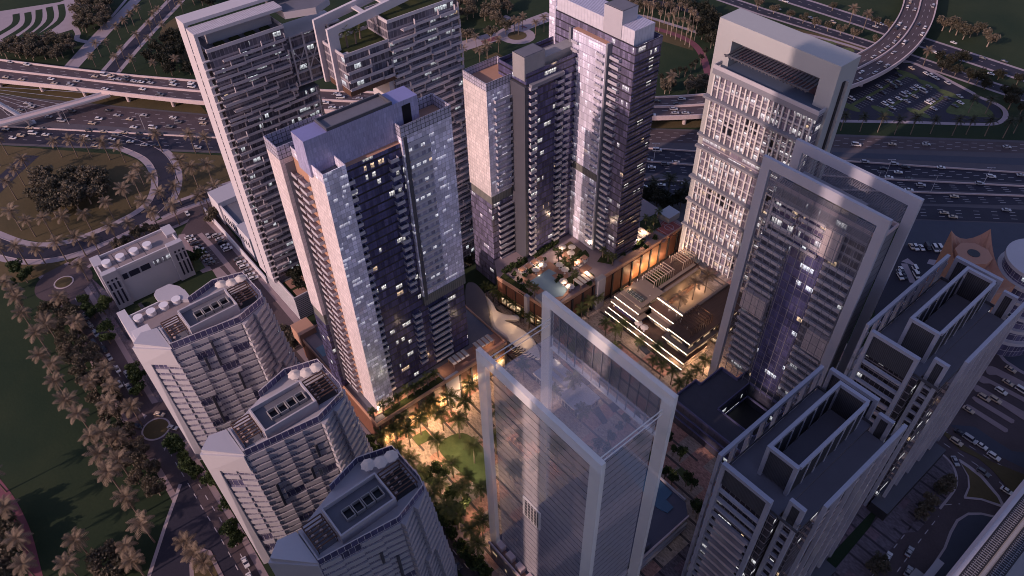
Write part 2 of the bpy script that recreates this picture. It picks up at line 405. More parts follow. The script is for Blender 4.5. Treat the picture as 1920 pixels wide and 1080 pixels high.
band('lawn', [(1200, 224), (1215, 225), (1325, 222)], [(1200, 239), (1215, 240), (1325, 239)], .06, DRY, 6)
for U in (C2U, C3U, C4U):                                           # median rails
    A, _ = between(U, U, 60); b = MB()
    for k in range(60): b.bar(A[k]+Vector((0, 0, .5)), A[k+1]+Vector((0, 0, .5)), .5, .9)
    tag(b.build('median_barrier', BARR), None, None, None, 'structure')
band('service_road', [(1560, 285), (1990, 299)], [(1560, 294), (1990, 313)], .08, WALKB, 4)
flat('lawn', [(-60, 275), (0, 273), (232, 290), (258, 300), (290, 330), (288, 370), (250, 404), (170, 438), (80, 455), (0, 440), (-60, 400)], .05, DRY, smooth=False)
flat('lawn', [(300, 284), (420, 292), (440, 345), (330, 378), (318, 360), (330, 330), (322, 305)], .045, DRY)
flat('lawn', [(-60, 150), (0, 156), (375, 197), (390, 214), (200, 196), (0, 177), (-60, 170)], .05, DRY)
flat('lawn', [(-60, 480), (20, 492), (120, 490), (230, 450), (330, 408), (300, 440), (180, 486), (150, 500), (95, 512), (40, 530), (-60, 520)], .045, DRY)
# --- loop ramp
LOOP = [(200, 255), (252, 272), (290, 291), (309, 318), (312, 347), (299, 380), (272, 404), (232, 426), (180, 449), (125, 468), (68, 475), (18, 468), (-40, 445)]
strip('pavement', LOOP, 17, .07, PATHP); strip('ramp_road', LOOP, 9.5, .11, ASPHD); kerbs('kerb', LOOP, 9.5, .11, KERB)
RR = [(470, 340), (432, 350), (375, 371), (325, 389), (296, 402)]
strip('pavement', RR, 11, .08, PATHP); strip('road', RR, 6, .12, ASPHD)
R3 = [(520, 345), (470, 362), (440, 372), (400, 385), (362, 398), (330, 413), (290, 429), (250, 445), (200, 468), (160, 490), (138, 508), (124, 526)]
strip('pavement', R3, 12, .06, WALK); strip('road', R3, 7.5, .115, ASPH)
flat('underpass', [(42, 291), (74, 292), (40, 322), (0, 362), (-40, 385), (-40, 350), (0, 328)], .09, ASPHD)
# --- left street with two roundabouts
LST = [(100, 505), (123, 530), (141, 560), (162, 595), (190, 643), (222, 700), (250, 750), (272, 785), (294, 808), (318, 848), (347, 897), (378, 950), (412, 1006), (455, 1085), (490, 1150)]
flat('pavement', [(132, 545), (170, 520), (215, 560), (262, 660), (330, 790), (372, 870), (430, 960), (500, 1100), (420, 1100), (352, 905), (310, 830), (268, 780), (200, 660)], .05, PAVER)
strip('pavement', LST, 15, .06, WALK); strip('road', LST, 10.5, .12, ASPH)
flat('forecourt', [(338, 905), (352, 900), (382, 955), (470, 1100), (268, 1100)], .13, ASPHD); strip('kerb', [(338, 908), (310, 985), (276, 1090)], 1.3, .16, KERB, smooth=False)
for cx, cy, r in ((120, 530, 4.6), (293, 805, 5.6)):
    c = G(cx, cy)
    ring = lambda R: [(c.x+R*math.cos(t*math.pi/20), c.y+R*math.sin(t*math.pi/20)) for t in range(40)]
    flat('roundabout', ring(r+8.5), .14, ASPH, px=False); flat('traffic_island', ring(r), .15, KERB, px=False, kerb=.16); flat('lawn', ring(r-.7), .33, DRY, px=False)
for q in ([(266, 775), (276, 779), (271, 784)], [(304, 834), (312, 837), (309, 846)]): flat('traffic_island', q, .15, KERB, kerb=.12)
for k in (2, 3): pass
dashes(world_line(LST[2:8]), .15, .3, 2.5, 3.5); dashes(world_line(LST[9:]), .17, .3, 2.5, 3.5); dashes(world_line(LST[10:]), .17, .3, 2.5, 3.5, off=3.0)
flat('traffic_island', [(357, 1100), (355, 1060), (363, 1035), (378, 1027), (396, 1033), (430, 1100)], .15, WALK, kerb=.14); flat('lawn', [(366, 1100), (362, 1060), (370, 1042), (380, 1036), (392, 1042), (420, 1100)], .31, DRY)
# --- car park left of the apartment block
flat('parking_lot', [(338, 440), (360, 402), (396, 386), (432, 432), (500, 520), (560, 600), (600, 650), (575, 690), (500, 610), (390, 500)], .13, ASPH)
strip('traffic_island', [(374, 438), (404, 470), (455, 532)], 2.6, .2, WALK); strip('pavement', [(388, 408), (440, 462), (500, 532), (562, 606)], 4, .2, WALK)
flat('pavement', [(335, 440), (346, 438), (398, 506), (380, 512), (330, 470)], .17, WALK); flat('pavement', [(398, 506), (412, 501), (470, 560), (430, 560)], .17, WALK)
flat('lawn', [(320, 500), (370, 480), (385, 502), (330, 528)], .2, LAWN); flat('lawn', [(365, 545), (400, 527), (410, 545), (372, 560)], .2, LAWN)
for k in range(9):
    a = G(355+k*6, 448+k*7); b = G(372+k*6, 442+k*7); dashes([a, b], .16, .12, solid=True)
# --- inner street between the terraced blocks and the square
flat('road', [(-262, 58.5), (-40, 58.5), (-40, 64.4), (-262, 64.4)], .12, ASPHD, px=False)
flat('road', [(-262, 58.5), (-250, 60), (-228, 78), (-236, 84)], .115, ASPH, px=False)
dashes([Vector((-230, 61.5, 0)), Vector((-45, 61.5, 0))], .15, .25, 2.5, 4)
flat('pavement', [(-232, 64.4), (-40, 64.4), (-40, 68), (-232, 68)], .17, WALK, px=False)
# --- the square
flat('plaza', [(-206, 68), (-28, 68), (-28, 250), (-206, 250)], .10, PAVE, px=False)
flat('pavement', [(-61, 96), (-26.5, 96), (-26.5, 240), (-61, 240)], .14, PAVER, px=False)
flat('lawn', [(822, 838), (868, 812), (912, 850), (915, 915), (868, 890)], .2, LAWN, smooth=True, kerb=.12)
flat('lawn', [(772, 820), (798, 806), (812, 822), (784, 836)], .2, LAWN, kerb=.12); flat('lawn', [(1058, 655), (1078, 632), (1090, 640), (1072, 672)], .2, LAWN, kerb=.12); flat('lawn', [(1268, 882), (1278, 876), (1300, 905), (1290, 912)], .2, LAWN, kerb=.12)
for q in ([(1056, 674), (1066, 680), (1110, 716), (1100, 724)], [(1190, 645), (1198, 640), (1220, 660), (1212, 666)], [(1140, 760), (1152, 752), (1162, 766), (1150, 774)], [(1112, 768), (1122, 762), (1140, 790), (1130, 796)]):
    flat('pool', q, .22, WALKB, kerb=.1)
# --- far right: gardens, avenue and car parks
strip('path', [(1190, 28), (1215, 32), (1260, 46), (1290, 55), (1310, 62)], 3.5, .05, PATHP)
strip('path', [(1215, 50), (1245, 58), (1275, 68), (1300, 82), (1316, 102), (1325, 128), (1332, 160)], 5, .05, PATHR)
strip('path', [(850, 92), (905, 75), (950, 62), (990, 45), (1035, 28)], 14, .05, PATHP); strip('path', [(905, 80), (945, 66), (985, 50)], 5, .07, PATHR)
c = G(968, 66); flat('plaza', [(c.x+15*math.cos(t*.314), c.y+13*math.sin(t*.314)) for t in range(20)], .09, PATHP, px=False); flat('lawn', [(c.x+1+7*math.cos(t*.314), c.y+7*math.sin(t*.314)) for t in range(20)], .13, DRY, px=False)
flat('lawn', [(884, 92), (905, 84), (912, 96), (890, 98)], .09, DRY); flat('lawn', [(908, 108), (930, 98), (945, 106), (925, 116)], .09, DRY)
strip('path', [(948, 50), (952, 35), (944, 30)], 5, .06, PATHP)
flat('lawn', [(1160, 20), (1240, 40), (1300, 70), (1300, 95), (1235, 75), (1180, 50)], .03, DRY)
AV = [(1270, -40), (1330, -12), (1430, 22), (1560, 62), (1680, 100), (1820, 148), (1990, 205)]
AV2 = [(1330, -60), (1420, -22), (1520, 10), (1620, 42), (1720, 76), (1830, 112), (1990, 165)]
strip('pavement', AV, 13, .05, PATHP, False); strip('road', AV, 8.5, .10, ASPHD, False)
strip('pavement', AV2, 17, .05, PATHP, False); strip('road', AV2, 12, .10, ASPHD, False)
for L in (AV, AV2): dashes(world_line(L, 0, False), .14, .3, 3, 5)
strip('road', [(1180, 0), (1250, 8), (1290, 18), (1345, 36), (1420, 60), (1500, 70), (1580, 92), (1660, 118)], 9, .09, ASPHD); strip('pavement', [(1300, 14), (1345, 30), (1440, 52), (1520, 66), (1600, 88), (1640, 104)], 3, .12, PATHP)
for x, y in ((1556, 80), (1590, 93)): flat('lawn', [(x-12, y-4), (x+6, y-2), (x+12, y+4), (x-4, y+2)], .13, LAWN, smooth=True)
flat('parking_lot', [(1575, 165), (1640, 150), (1690, 118), (1720, 122), (1800, 160), (1818, 176), (1830, 178), (1872, 200), (1880, 216), (1868, 228), (1830, 230), (1576, 226), (1572, 200)], .09, ASPHD)
strip('pavement', [(1575, 227), (1700, 229), (1830, 233), (1872, 230), (1886, 215), (1874, 198), (1832, 180), (1816, 170), (1720, 121), (1692, 116)], 3.0, .14, PATHP)
for a, b in (((1592, 200), (1702, 140)), ((1655, 208), (1740, 158)), ((1722, 212), (1778, 176))):
    A, B = G(*a), G(*b); d = (B-A).normalized(); n = Vector((-d.y, d.x, 0))
    strip('traffic_island', [a, b], 2.4, .13, LAWN, False)
    for p in (A, B): flat('traffic_island', [(p.x+d.x*3*math.cos(t*.52)+n.x*8*math.sin(t*.52), p.y+d.y*3*math.cos(t*.52)+n.y*8*math.sin(t*.52)) for t in range(12)], .15, LAWN, px=False)
    L = (B-A).length; k = 3.0
    while k < L-3:
        for sgn in (1, -1): dashes([A+d*k+n*(sgn*1.4), A+d*k+n*(sgn*6.2)], .13, .14, solid=True)
        k += 2.7
flat('lawn', [(1775, 205), (1800, 186), (1835, 192), (1862, 212), (1850, 220), (1785, 214)], .13, LAWN, smooth=True)
flat('lawn', [(1340, 30), (1500, 55), (1640, 88), (1600, 96), (1440, 60), (1340, 40)], .03, DRY)
# --- right: pavements below the motorway
flat('plaza', [(1690, 414), (1732, 413), (1905, 419), (1990, 423), (1990, 700), (1900, 620), (1870, 560), (1800, 472), (1690, 462)], .07, WALKB)
flat('parking_lot', [(1640, 458), (1800, 464), (1880, 560), (1890, 600), (1640, 660)], .10, ASPHD)
for q in ([(1690, 490), (1702, 484), (1714, 494), (1712, 497)], [(1738, 494), (1742, 486), (1760, 488), (1776, 500), (1770, 502)]): flat('traffic_island', q, .13, PATHP, smooth=False)
strip('traffic_island', [(1695, 494), (1712, 530)], 3, .13, PATHP)
flat('road', [(1560, 1120), (1700, 860), (1760, 770), (1800, 700), (1850, 640), (1990, 700), (1990, 1120)], .06, ASPH)
flat('pavement', [(1850, 630), (1862, 652), (1880, 676), (1905, 694), (1990, 742), (1990, 560), (1890, 590)], .11, PATHP)
flat('pavement', [(1858, 636), (1870, 656), (1888, 676), (1912, 692), (1990, 736), (1990, 562), (1892, 594)], .13, WALKB)
ISL = ([(1848, 694), (1850, 688), (1857, 686), (1866, 689), (1990, 752), (1990, 768), (1868, 703), (1855, 703), (1850, 700)],
       [(1834, 709), (1837, 704), (1843, 705), (1990, 782), (1990, 792), (1856, 719), (1844, 719), (1837, 716)],
       [(1821, 725), (1824, 720), (1832, 722), (1960, 795), (1950, 806), (1912, 783), (1842, 736), (1830, 735)],
       [(1822, 746), (1826, 743), (1834, 747), (1902, 788), (1901, 793), (1896, 794), (1830, 754)],
       [(1809, 761), (1813, 758), (1820, 761), (1890, 805), (1889, 810), (1884, 811), (1818, 769)])
for q in ISL: flat('traffic_island', q, .09, WALK, kerb=.14)
flat('pavement', [(1780, 796), (1828, 800), (1860, 822), (1898, 846), (1990, 852), (1990, 905), (1920, 878), (1847, 842), (1807, 817)], .12, WALKB)
flat('lawn', [(1757, 803), (1760, 801), (1788, 820), (1805, 834), (1860, 866), (1985, 915), (1985, 960), (1917, 940), (1898, 924), (1860, 881), (1835, 860), (1800, 843)], .12, DRY, kerb=.1)
flat('traffic_island', [(1797, 861), (1801, 862), (1815, 871), (1841, 890), (1874, 930), (1886, 953), (1880, 952), (1840, 938), (1808, 935), (1807, 931), (1815, 913), (1814, 893)], .1, KERB, kerb=.14)
flat('lawn', [(1802, 868), (1815, 877), (1838, 895), (1870, 932), (1877, 946), (1840, 934), (1812, 931), (1819, 913), (1817, 893)], .27, DRY)
flat('pavement', [(1752, 843), (1770, 856), (1786, 874), (1793, 897), (1788, 918), (1761, 953), (1748, 955), (1735, 958), (1746, 968), (1720, 997), (1695, 999), (1654, 1048), (1610, 1110), (1530, 1110)], .12, PAVER)
strip('kerb', [(1752, 842), (1771, 855), (1787, 874), (1794, 897), (1789, 919), (1762, 954)], .9, .3, KERB)
flat('plaza', [(1815, 961), (1793, 974), (1780, 997), (1769, 1027), (1743, 1066), (1715, 1110), (1990, 1110), (1990, 980), (1866, 967), (1840, 961)], .12, KERB); flat('plaza', [(1815, 966), (1797, 978), (1785, 1000), (1774, 1028), (1749, 1066), (1722, 1110), (1990, 1110), (1990, 985), (1866, 971), (1840, 965)], .14, WALKB)
for L in ([(1620, 1100), (1690, 1010), (1740, 955), (1800, 945)], [(1655, 1110), (1720, 1020), (1760, 968)]): dashes(world_line(L), .12, .28, 2.4, 2.6)
for L in ([(1765, 805), (1820, 838), (1868, 868), (1930, 900)], [(1770, 832), (1810, 858), (1850, 885), (1885, 915), (1905, 945)]): dashes(world_line(L), .12, .28, 2.4, 3)
strip('path', [(-30, 880), (10, 930), (32, 968), (50, 1012), (66, 1075), (75, 1110)], 4, .06, PATHR)
MARK.build('lane_markings', plain('road_paint', (.42, .38, .40), .7, .12, .5))['kind'] = 'structure'
# --- elevated flyover
FU = [(-60, 105), (0, 113), (120, 128), (240, 142), (362, 152), (576, 169), (680, 173), (860, 180), (1040, 184), (1225, 184), (1320, 179), (1420, 166), (1520, 140), (1610, 102), (1640, 86), (1665, 60), (1685, 32), (1696, 0), (1702, -60)]
FL = [(-60, 145), (0, 152), (120, 164), (240, 178), (375, 193), (582, 207), (660, 211), (860, 219), (1040, 222), (1219, 222), (1315, 219), (1420, 209), (1515, 192), (1594, 164), (1640, 147), (1690, 117), (1727, 82), (1750, 42), (1759, 0), (1762, -60)]
FZH = 8.0
def flyover():
    t = thing('flyover', 'two carriageway concrete flyover curving across the whole motorway', 'flyover', tuple(G(700, 190, 0)))
    n = 150; A, B = between(FU, FL, n, FZH)
    sm = lambda P: [P[max(k-2, 0)].lerp(P[min(k+2, n)], .5).lerp(P[k], .4) for k in range(n+1)]
    A, B = sm(sm(A)), sm(sm(B)); up = Vector((0, 0, 1))
    d = MB(); r = MB(); rails = [MB(), MB(), MB()]; dm = MB()
    for k in range(n):
        a, b, a2, b2 = A[k], B[k], A[k+1], B[k+1]
        d.face([a-up*.05, b-up*.05, b2-up*.05, a2-up*.05][::1]); d.face([a-up*1.6, a2-up*1.6, b2-up*1.6, b-up*1.6])
        d.face([a-up*.05, a2-up*.05, a2-up*1.6, a-up*1.6]); d.face([b-up*.05, b-up*1.6, b2-up*1.6, b2-up*.05])
        for f0, f1 in ((.035, .475), (.525, .965)): r.face([a.lerp(b, f0), a.lerp(b, f1), a2.lerp(b2, f1), a2.lerp(b2, f0)])
        for q, f in enumerate((.015, .5, .985)): rails[q].bar(a.lerp(b, f)+up*.55, a2.lerp(b2, f)+up*.55, .75, 1.2)
    d.build('deck', BARR, t); r.build('carriageway', ASPH, t)
    for x in rails: x.build('parapet', BARR, t)
    for f in (.18, .335, .665, .82):
        run = 0
        for k in range(n):
            if k % 2: continue
            p, q = A[k].lerp(B[k], f)+up*.04, A[k].lerp(B[k], f).lerp(A[k+1].lerp(B[k+1], f), .7)+up*.04
            s = (q-p).normalized(); w = Vector((-s.y, s.x, 0))*.14; dm.face([p+w, p-w, q-w, q+w])
    dm.build('lane_marking', MATS['road_paint'], t, kind='stuff')
    for k in range(4, n, 6):
        m = A[k].lerp(B[k], .5); w = (B[k]-A[k]); pr = MB()
        pr.tube([(m.x+w.x*.28, m.y+w.y*.28, 0), (m.x+w.x*.28, m.y+w.y*.28, FZH-1.6)], 1.15, 10)
        pr.bar((m.x-w.x*.35, m.y-w.y*.35, FZH-2.1), (m.x+w.x*.42, m.y+w.y*.42, FZH-2.1), 1.6, 1.1); pr.build('pier', BARR, t)
    return A, B
FLYA, FLYB = flyover()
# --- footbridge with its leaning pylon
t = thing('cable_stayed_footbridge', 'pale footbridge hung by cables from one leaning white pylon over the motorway', 'footbridge', tuple(G(58, 230)))
C = [Vector(p) for p in smooth_px([tuple(G(x, y, 6.5)) for x, y in ((-60, 246), (0, 232), (60, 216), (120, 200), (205, 176))])]
b = MB(); rls = [MB(), MB()]; L, R = ribbon_pts(C, 6)
for k in range(len(C)-1):
    b.hull([L[k]-Vector((0,0,.8)), R[k]-Vector((0,0,.8)), R[k+1]-Vector((0,0,.8)), L[k+1]-Vector((0,0,.8))], [L[k], R[k], R[k+1], L[k+1]])
    for E, rl in zip((L, R), rls): rl.bar(E[k]+Vector((0, 0, .6)), E[k+1]+Vector((0, 0, .6)), .2, 1.1)
b.build('walkway', BARR, t); [q.build('handrail', STEEL, t) for q in rls]
pb = G(60, 231); pt = pb+Vector((-10, -22, 33)); b = MB(); b.tube([pb, pb.lerp(pt, .5), pt], [1.5, 1.3, .7], 10); b.box(pb.x-2.2, pb.y-2.2, 0, pb.x+2.2, pb.y+2.2, .8); b.build('pylon', STEEL, t)
b = MB()
for k in range(3, len(C)-1, 2): b.bar(pb.lerp(pt, .55+.4*k/len(C)), L[k], .18, .18)
b.build('cable', STEEL, t, kind='stuff')
for k in (4, 9, 14): MB().tube([(C[k].x, C[k].y, 0), (C[k].x, C[k].y, 6)], .7, 8).build('pier', BARR, t)
# --- metro viaduct at the lower right
t = thing('metro_viaduct', 'raised railway viaduct with two dark tracks between pale parapets', 'viaduct', (10, 200, 0))
b = MB(); b.box(2.6, 120, 9.5, 22, 420, 11.0); b.build('deck', CONC, t)
for x in (2.6, 20.8): MB().box(x, 120, 11.003, x+1.2, 420, 12.4).build('parapet', BARR, t)
MB().box(3.83, 120, 11.003, 5.2, 420, 11.3).build('service_walk', STEEL, t)
MB().box(9.6, 120, 11.003, 10.6, 420, 11.9).build('centre_wall', CONC, t)
for x0 in (5.3, 10.9):
    b = MB(); b.box(x0, 120, 11.003, x0+4, 420, 11.12); tr = b.build('track_bed', CHAR, t)
    b = MB()
    for k in range(120, 330): b.box(x0+.5, k*1.0, 11.123, x0+3.5, k+.28, 11.2)
    for xx in (1.0, 2.6): b.box(x0+xx, 120, 11.203, x0+xx+.14, 420, 11.38)
    b.build('rail', GREY, tr)
for y in range(130, 420, 28): MB().tube([(12, y, 0), (12, y, 9.4)], 1.5, 12).build('pier', CONC, t)
t = thing('station_roof', 'pale gravel topped station entrance roof beside the viaduct', 'station', tuple(G(1735, 1085)))
a = G(1735, 1085, 4); b = MB(); b.box(a.x-4, a.y-8, 0, a.x+6, a.y+1, 4.2); b.build('entrance_hall', CONC, t)
b = MB(); b.box(a.x-1, a.y-3, 4.203, a.x+1.4, a.y+9, 5.2); b.build('canopy', PALE, t)
# ================================================================ the towers
FH = 3.25
LILAC = facade('lilac_glass', 1.5, FH/2, (.68, .64, .76), (.30, .28, .38), .09, .12, None, .16, (.95, .92, 1.0), .75, .25, .5, 0, .5, .1, streak=.35, warm=.0, lo=.1, hi=.95)  # faint glow paints soft glitter on the panes, no lit rooms
ROSE = facade('rose_panel', 1.5, FH/2, (.64, .56, .57), (.38, .33, .37), .07, .09, None, .0, (1, .9, .8), .4, .4, .16, 0, .22, .05)  # pink sun on the left walls is put into this panel colour
DARKG = facade('violet_glass', 1.35, FH, (.085, .08, .17), (.04, .034, .065), .13, .62, (.014, .013, .020), .06, (1.0, .95, .88), 1.7, .16, .75, 0, .6, .09, half=.62)
DARKL = facade('violet_pale_glass', 1.35, FH, (.15, .135, .215), (.07, .065, .10), .13, .55, (.020, .018, .028), .06, (1.0, .92, .9), 1.5, .18, .8, 0, .6, .09, half=.6)
CROWN = facade('crown_glass', 1.6, 1.6, (.34, .33, .50), (.22, .22, .36), .06, .06, None, 0.0, (1, 1, 1), 0, .25, .10, 0, .3, .05)
PARA = facade('parapet_glass', 1.5, 1.45, (.42, .40, .50), (.07, .07, .09), .2, .2, None, 0.0, (1, 1, 1), 0, .3, .2, 0, .2)
BALC = plain('balcony_render', (.40, .38, .43), .6, .08, .3)
SIDEW = facade('side_window', 2.4, FH, (.30, .28, .36), (.40, .38, .44), .9, 1.5, (.46, .44, .52), .16, (.95, .95, 1.0), 1.2, .25, .6, 0, .3)
LOUV = lines('louvre_band', (.17, .17, .16), (.08, .08, .08), .9, .18, 0)
def ring_wall(b, x0, y0, x1, y1, z0, z1, t=.25, m=0, open_side=()):
    if 'S' not in open_side: b.box(x0, y0, z0, x1, y0+t, z1, m)
    if 'N' not in open_side: b.box(x0, y1-t, z0, x1, y1, z1, m)
    if 'W' not in open_side: b.box(x0, y0+t, z0, x0+t, y1-t, z1, m)
    if 'E' not in open_side: b.box(x1-t, y0+t, z0, x1, y1-t, z1, m)
    return b
def balcony_x(w, d=1.7, h=1.05):                    # faces +X, spans y 0..w
    return MB().box(-.4, 0, -.22, d, w, 0).box(d-.16, 0, .001, d, w, h).box(-.4, 0, .001, d-.163, .14, h).box(-.4, w-.14, .001, d-.163, w, h)
def balcony_y(w, d=1.7, h=1.05):                    # faces -Y, spans x 0..w
    return MB().box(0, -d, -.22, w, .4, 0).box(0, -d, .001, w, -d+.16, h).box(0, -d+.163, .001, .14, .4, h).box(w-.14, -d+.163, .001, w, .4, h)
# ---- podium of the front tower
def podium(name, label, x0, y0, x1, y1, h, base):
    t = thing(name, label, 'podium', base)
    MB().box(x0, y0, 0.1, x1, y1, h, 0, 1).build('hall', [CHAR, ROOFG], t)
    return t
P1 = podium('podium', 'bronze clad shopping podium below the front glass tower, its south side lit', -224, 65.8, -165, 128.2, 16.2, (-195, 97, 0))
SHOP = facade('shop_window', 2.4, 7.2, (.5, .32, .16), (.05, .03, .02), .22, .3, None, .9, (1.0, .62, .30), 2.4, .2, .5, 0, .3, warm=1.0)
b = MB(); b.box(-165, 65.4, 8.2, -164.55, 84, 15.2).box(-165, 87.5, 8.2, -164.55, 97.5, 15.2); b.build('cladding', BRONZE, P1)
MB().box(-165, 104, 8.2, -164.55, 128.3, 15.2).build('cladding', BRONZE, P1)
MB().box(-224, 65.35, 3, -165, 65.8, 15.2).build('cladding', BRONZE, P1); MB().box(-205, 128.2, 6, -165, 128.6, 15.2).build('cladding', BRONZE, P1)
MB().box(-165, 97.6, .1, -163.9, 103.9, 17.1).build('stone_pier', PALE, P1)
for y0, y1 in ((66.5, 97.4), (104.2, 127.8)):
    MB().box(-165, y0, .8, -164.7, y1, 8.0).build('shop_window', SHOP, P1)
for y in (66.2, 72.2, 78.2, 84.8, 91.2, 97.2, 104.2, 110, 116, 122, 127.8): MB().box(-164.54, y, .1, -164.1, y+.7, 15.2).build('mullion', CHAR, P1)
ring_wall(MB(), -224.4, 65.2, -163.8, 128.8, 15.203, 17.0, .5).build('parapet', TAN, P1)
MB().box(-171, 70, 16.203, -164.4, 97, 16.5).build('planting_bed', GARDEN, P1); MB().box(-169.6, 66.4, 16.503, -167.6, 97, 16.6).build('garden_path', TERRA, P1)
MB().box(-171.5, 98, 16.203, -164.4, 128.2, 16.35).build('terrace', TERRA, P1)
MB().box(-223.9, 66.3, 16.203, -196.5, 71, 16.4).build('terrace', WALK, P1); MB().box(-213, 67, 16.403, -207, 70.4, 16.5).build('pool', plain('pool_water', (.20, .29, .36), .08, .06, .5, 0, .6), P1)
b = MB(); b.box(-229, 64.5, 12, -221, 72, 19.3); b.build('lift_house', TAN, P1)
def sail(x0, y0, x1, y1, z, n, label, group='striped shade roofs on the podium decks'):
    t = thing('shade_canopy', label, 'canopy', ((x0+x1)/2, (y0+y1)/2, z-3), group); w = (y1-y0)/n
    for k in range(n): MB().box(x0, y0+k*w+.12, z, x1, y0+(k+.72)*w, z+.25).build('shade_panel', SAIL, t)
    b = MB()
    for k in range(n): b.box(x0, y0+(k+.76)*w, z-.1, x1, y0+(k+.98)*w, z+.05)
    b.build('beam', TAN, t)
    for x in (x0+.3, x1-.3):
        for y in (y0+.3, y1-.3): MB().box(x-.12, y-.12, z-3, x+.12, y+.12, z).build('post', TAN, t)
SAIL = plain('sail_cloth', (.62, .54, .46), .8, .05, .3)
sail(-170.5, 103.5, -166.2, 112, 19.4, 4, 'striped shade roof on the bronze podium, nearer the palms'); sail(-170.5, 116, -166.2, 124.5, 19.4, 4, 'striped shade roof on the bronze podium corner beside the white canopy')
# ---- front glass tower
T1 = thing('glass_tower', 'broad lilac glass tower with blue crown and a pink lit west wall', 'tower', (-182, 92, 16.2))
MB().box(-196.5, 65.0, 16.203, -188, 84, 52, 0, 1).build('lower_facade', [DARKG, ROOFG], T1)
MB().box(-196.3, 65.2, 52, -188.2, 84, 57).build('plant_band', LOUV, T1)
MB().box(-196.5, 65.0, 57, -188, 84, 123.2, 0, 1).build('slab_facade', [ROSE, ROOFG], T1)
MB().box(-187.997, 66.3, 20, -187.9, 69.2, 121.5).build('core_wall', GREY, T1)
ring_wall(MB(), -196.5, 65.0, -188, 84, 123.203, 127.6).build('parapet', PARA, T1)
MB().box(-190, 69.3, 16.203, -173.3, 116.3, 122.2, 0, 1).build('dark_facade', [DARKG, TAN], T1)
MB().box(-190, 69.2, 16.203, -176, 77.2, 124.2, 0, 1).build('west_wall', [TAN, ROOFG], T1)
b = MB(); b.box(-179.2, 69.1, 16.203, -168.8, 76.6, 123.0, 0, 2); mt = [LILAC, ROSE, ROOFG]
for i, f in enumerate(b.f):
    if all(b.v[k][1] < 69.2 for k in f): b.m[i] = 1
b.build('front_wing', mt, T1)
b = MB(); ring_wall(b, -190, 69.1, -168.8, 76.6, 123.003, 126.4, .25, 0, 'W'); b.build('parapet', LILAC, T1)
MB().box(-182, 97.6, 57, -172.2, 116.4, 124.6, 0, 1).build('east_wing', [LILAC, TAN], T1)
ring_wall(MB(), -182, 97.6, -172.2, 116.4, 124.603, 128.5).build('parapet', PARA, T1)
MB().box(-172.197, 99.6, 60, -172.1, 107.6, 122).build('window_bay', SIDEW, T1)
MB().box(-172.6, 98.2, 55, -171.9, 99.4, 124.5).build('dark_groove', DGREY, T1)
MB().box(-173.297, 97.6, 52.5, -171.95, 116.4, 57).build('plant_band', LOUV, T1)
MB().box(-182.5, 68.4, 122.203, -175.3, 106.8, 134.4, 0, 1).build('crown', [CROWN, plain('crown_roof', (.20, .20, .40), .3, .12, .1)], T1)
b = MB(); ring_wall(b, -182.4, 76, -175.4, 98, 134.403, 135.4, .45); b.build('crown_parapet', DGREY, T1)
MB().box(-181.9, 76.5, 134.403, -175.9, 97.5, 134.5).build('crown_deck', ROOFG, T1)
MB().box(-175.297, 101, 126, -175.2, 104, 132.8).build('crown_opening', BLACK, T1)
MB().box(-188.3, 106, 123.5, -182.4, 110.5, 129.5, 0, 1).build('stair_house', [PARA, TAN], T1)
zs = [19.5+FH*k for k in range(31)]
repeats(T1, 'balcony', balcony_x(3.0), BALC, [(-173.3, 76.8, z) for z in zs]+[(-173.3, 92.6, z+.9) for z in zs[1:] if abs(z-55) > 4])
repeats(T1, 'west_balcony', balcony_y(4.1, 1.9), BALC, [(x, 69.2, z) for x in (-188.6, -183.6) for z in zs])
repeats(T1, 'wide_balcony', balcony_x(8.4, 1.5), BALC, [(-173.3, 99.4, z) for z in zs[:10]])
repeats(T1, 'bay_ledge', MB().box(-.1, 0, -.5, .35, 8.0, .35), PALE, [(-172.1, 99.6, 60+FH*k) for k in range(19)])
# ---- back left tower: pale wing and dark wing
T2 = thing('glass_tower', 'twin winged tower, pale gold lit wing beside a dark violet wing', 'tower', (-208, 175, 0))
SUN_PALE = facade('gold_panel', 1.6, FH/2, (.64, .58, .58), (.36, .32, .36), .09, .11, None, .0, (1, .85, .6), .4, .3, .2, 0, .3, .05)  # left side of the pale wing, warm sunlight put into its colour
b = MB().box(-222, 157, .1, -207, 174.4, 48); b.build('lower_facade', DARKL, T2)
MB().box(-221.6, 157.3, 48, -207.3, 174.2, 52.4).build('plant_band', LOUV, T2)
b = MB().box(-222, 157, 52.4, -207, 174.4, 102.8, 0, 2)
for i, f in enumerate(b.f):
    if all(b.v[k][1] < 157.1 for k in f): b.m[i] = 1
b.build('pale_wing', [LILAC, SUN_PALE, TAN], T2)
b = ring_wall(MB(), -222, 157, -207, 174.4, 102.803, 106.2, .25, 0, ''); b.build('parapet', PARA, T2)
MB().box(-215, 169.5, 16, -198.3, 198.6, 106.2, 0, 1).build('dark_wing', [DARKG, ROOFG], T2)
ring_wall(MB(), -215, 169.5, -198.2, 198.5, 106.203, 109.2, .25, 0, 'N').build('parapet', DARKG, T2)
MB().box(-198.297, 171, 103.2, -196.5, 187.5, 104.6).build('roof_ledge', GREY, T2)
MB().box(-205.4, 168.9, 106.303, -198.4, 179.2, 116, 0, 1).build('lift_house', [CONC, DGREY], T2); MB().box(-204.9, 169.4, 116.003, -198.9, 178.7, 116.1).build('lift_house_deck', ROOFG, T2)
MB().box(-206.5, 180, 106.303, -201, 198, 111).build('plant_room', CONC, T2)
MB().box(-207.2, 168.6, 16, -198.0, 170.2, 104).build('groove_pier', DGREY, T2)
zz = [18+FH*k for k in range(27)]
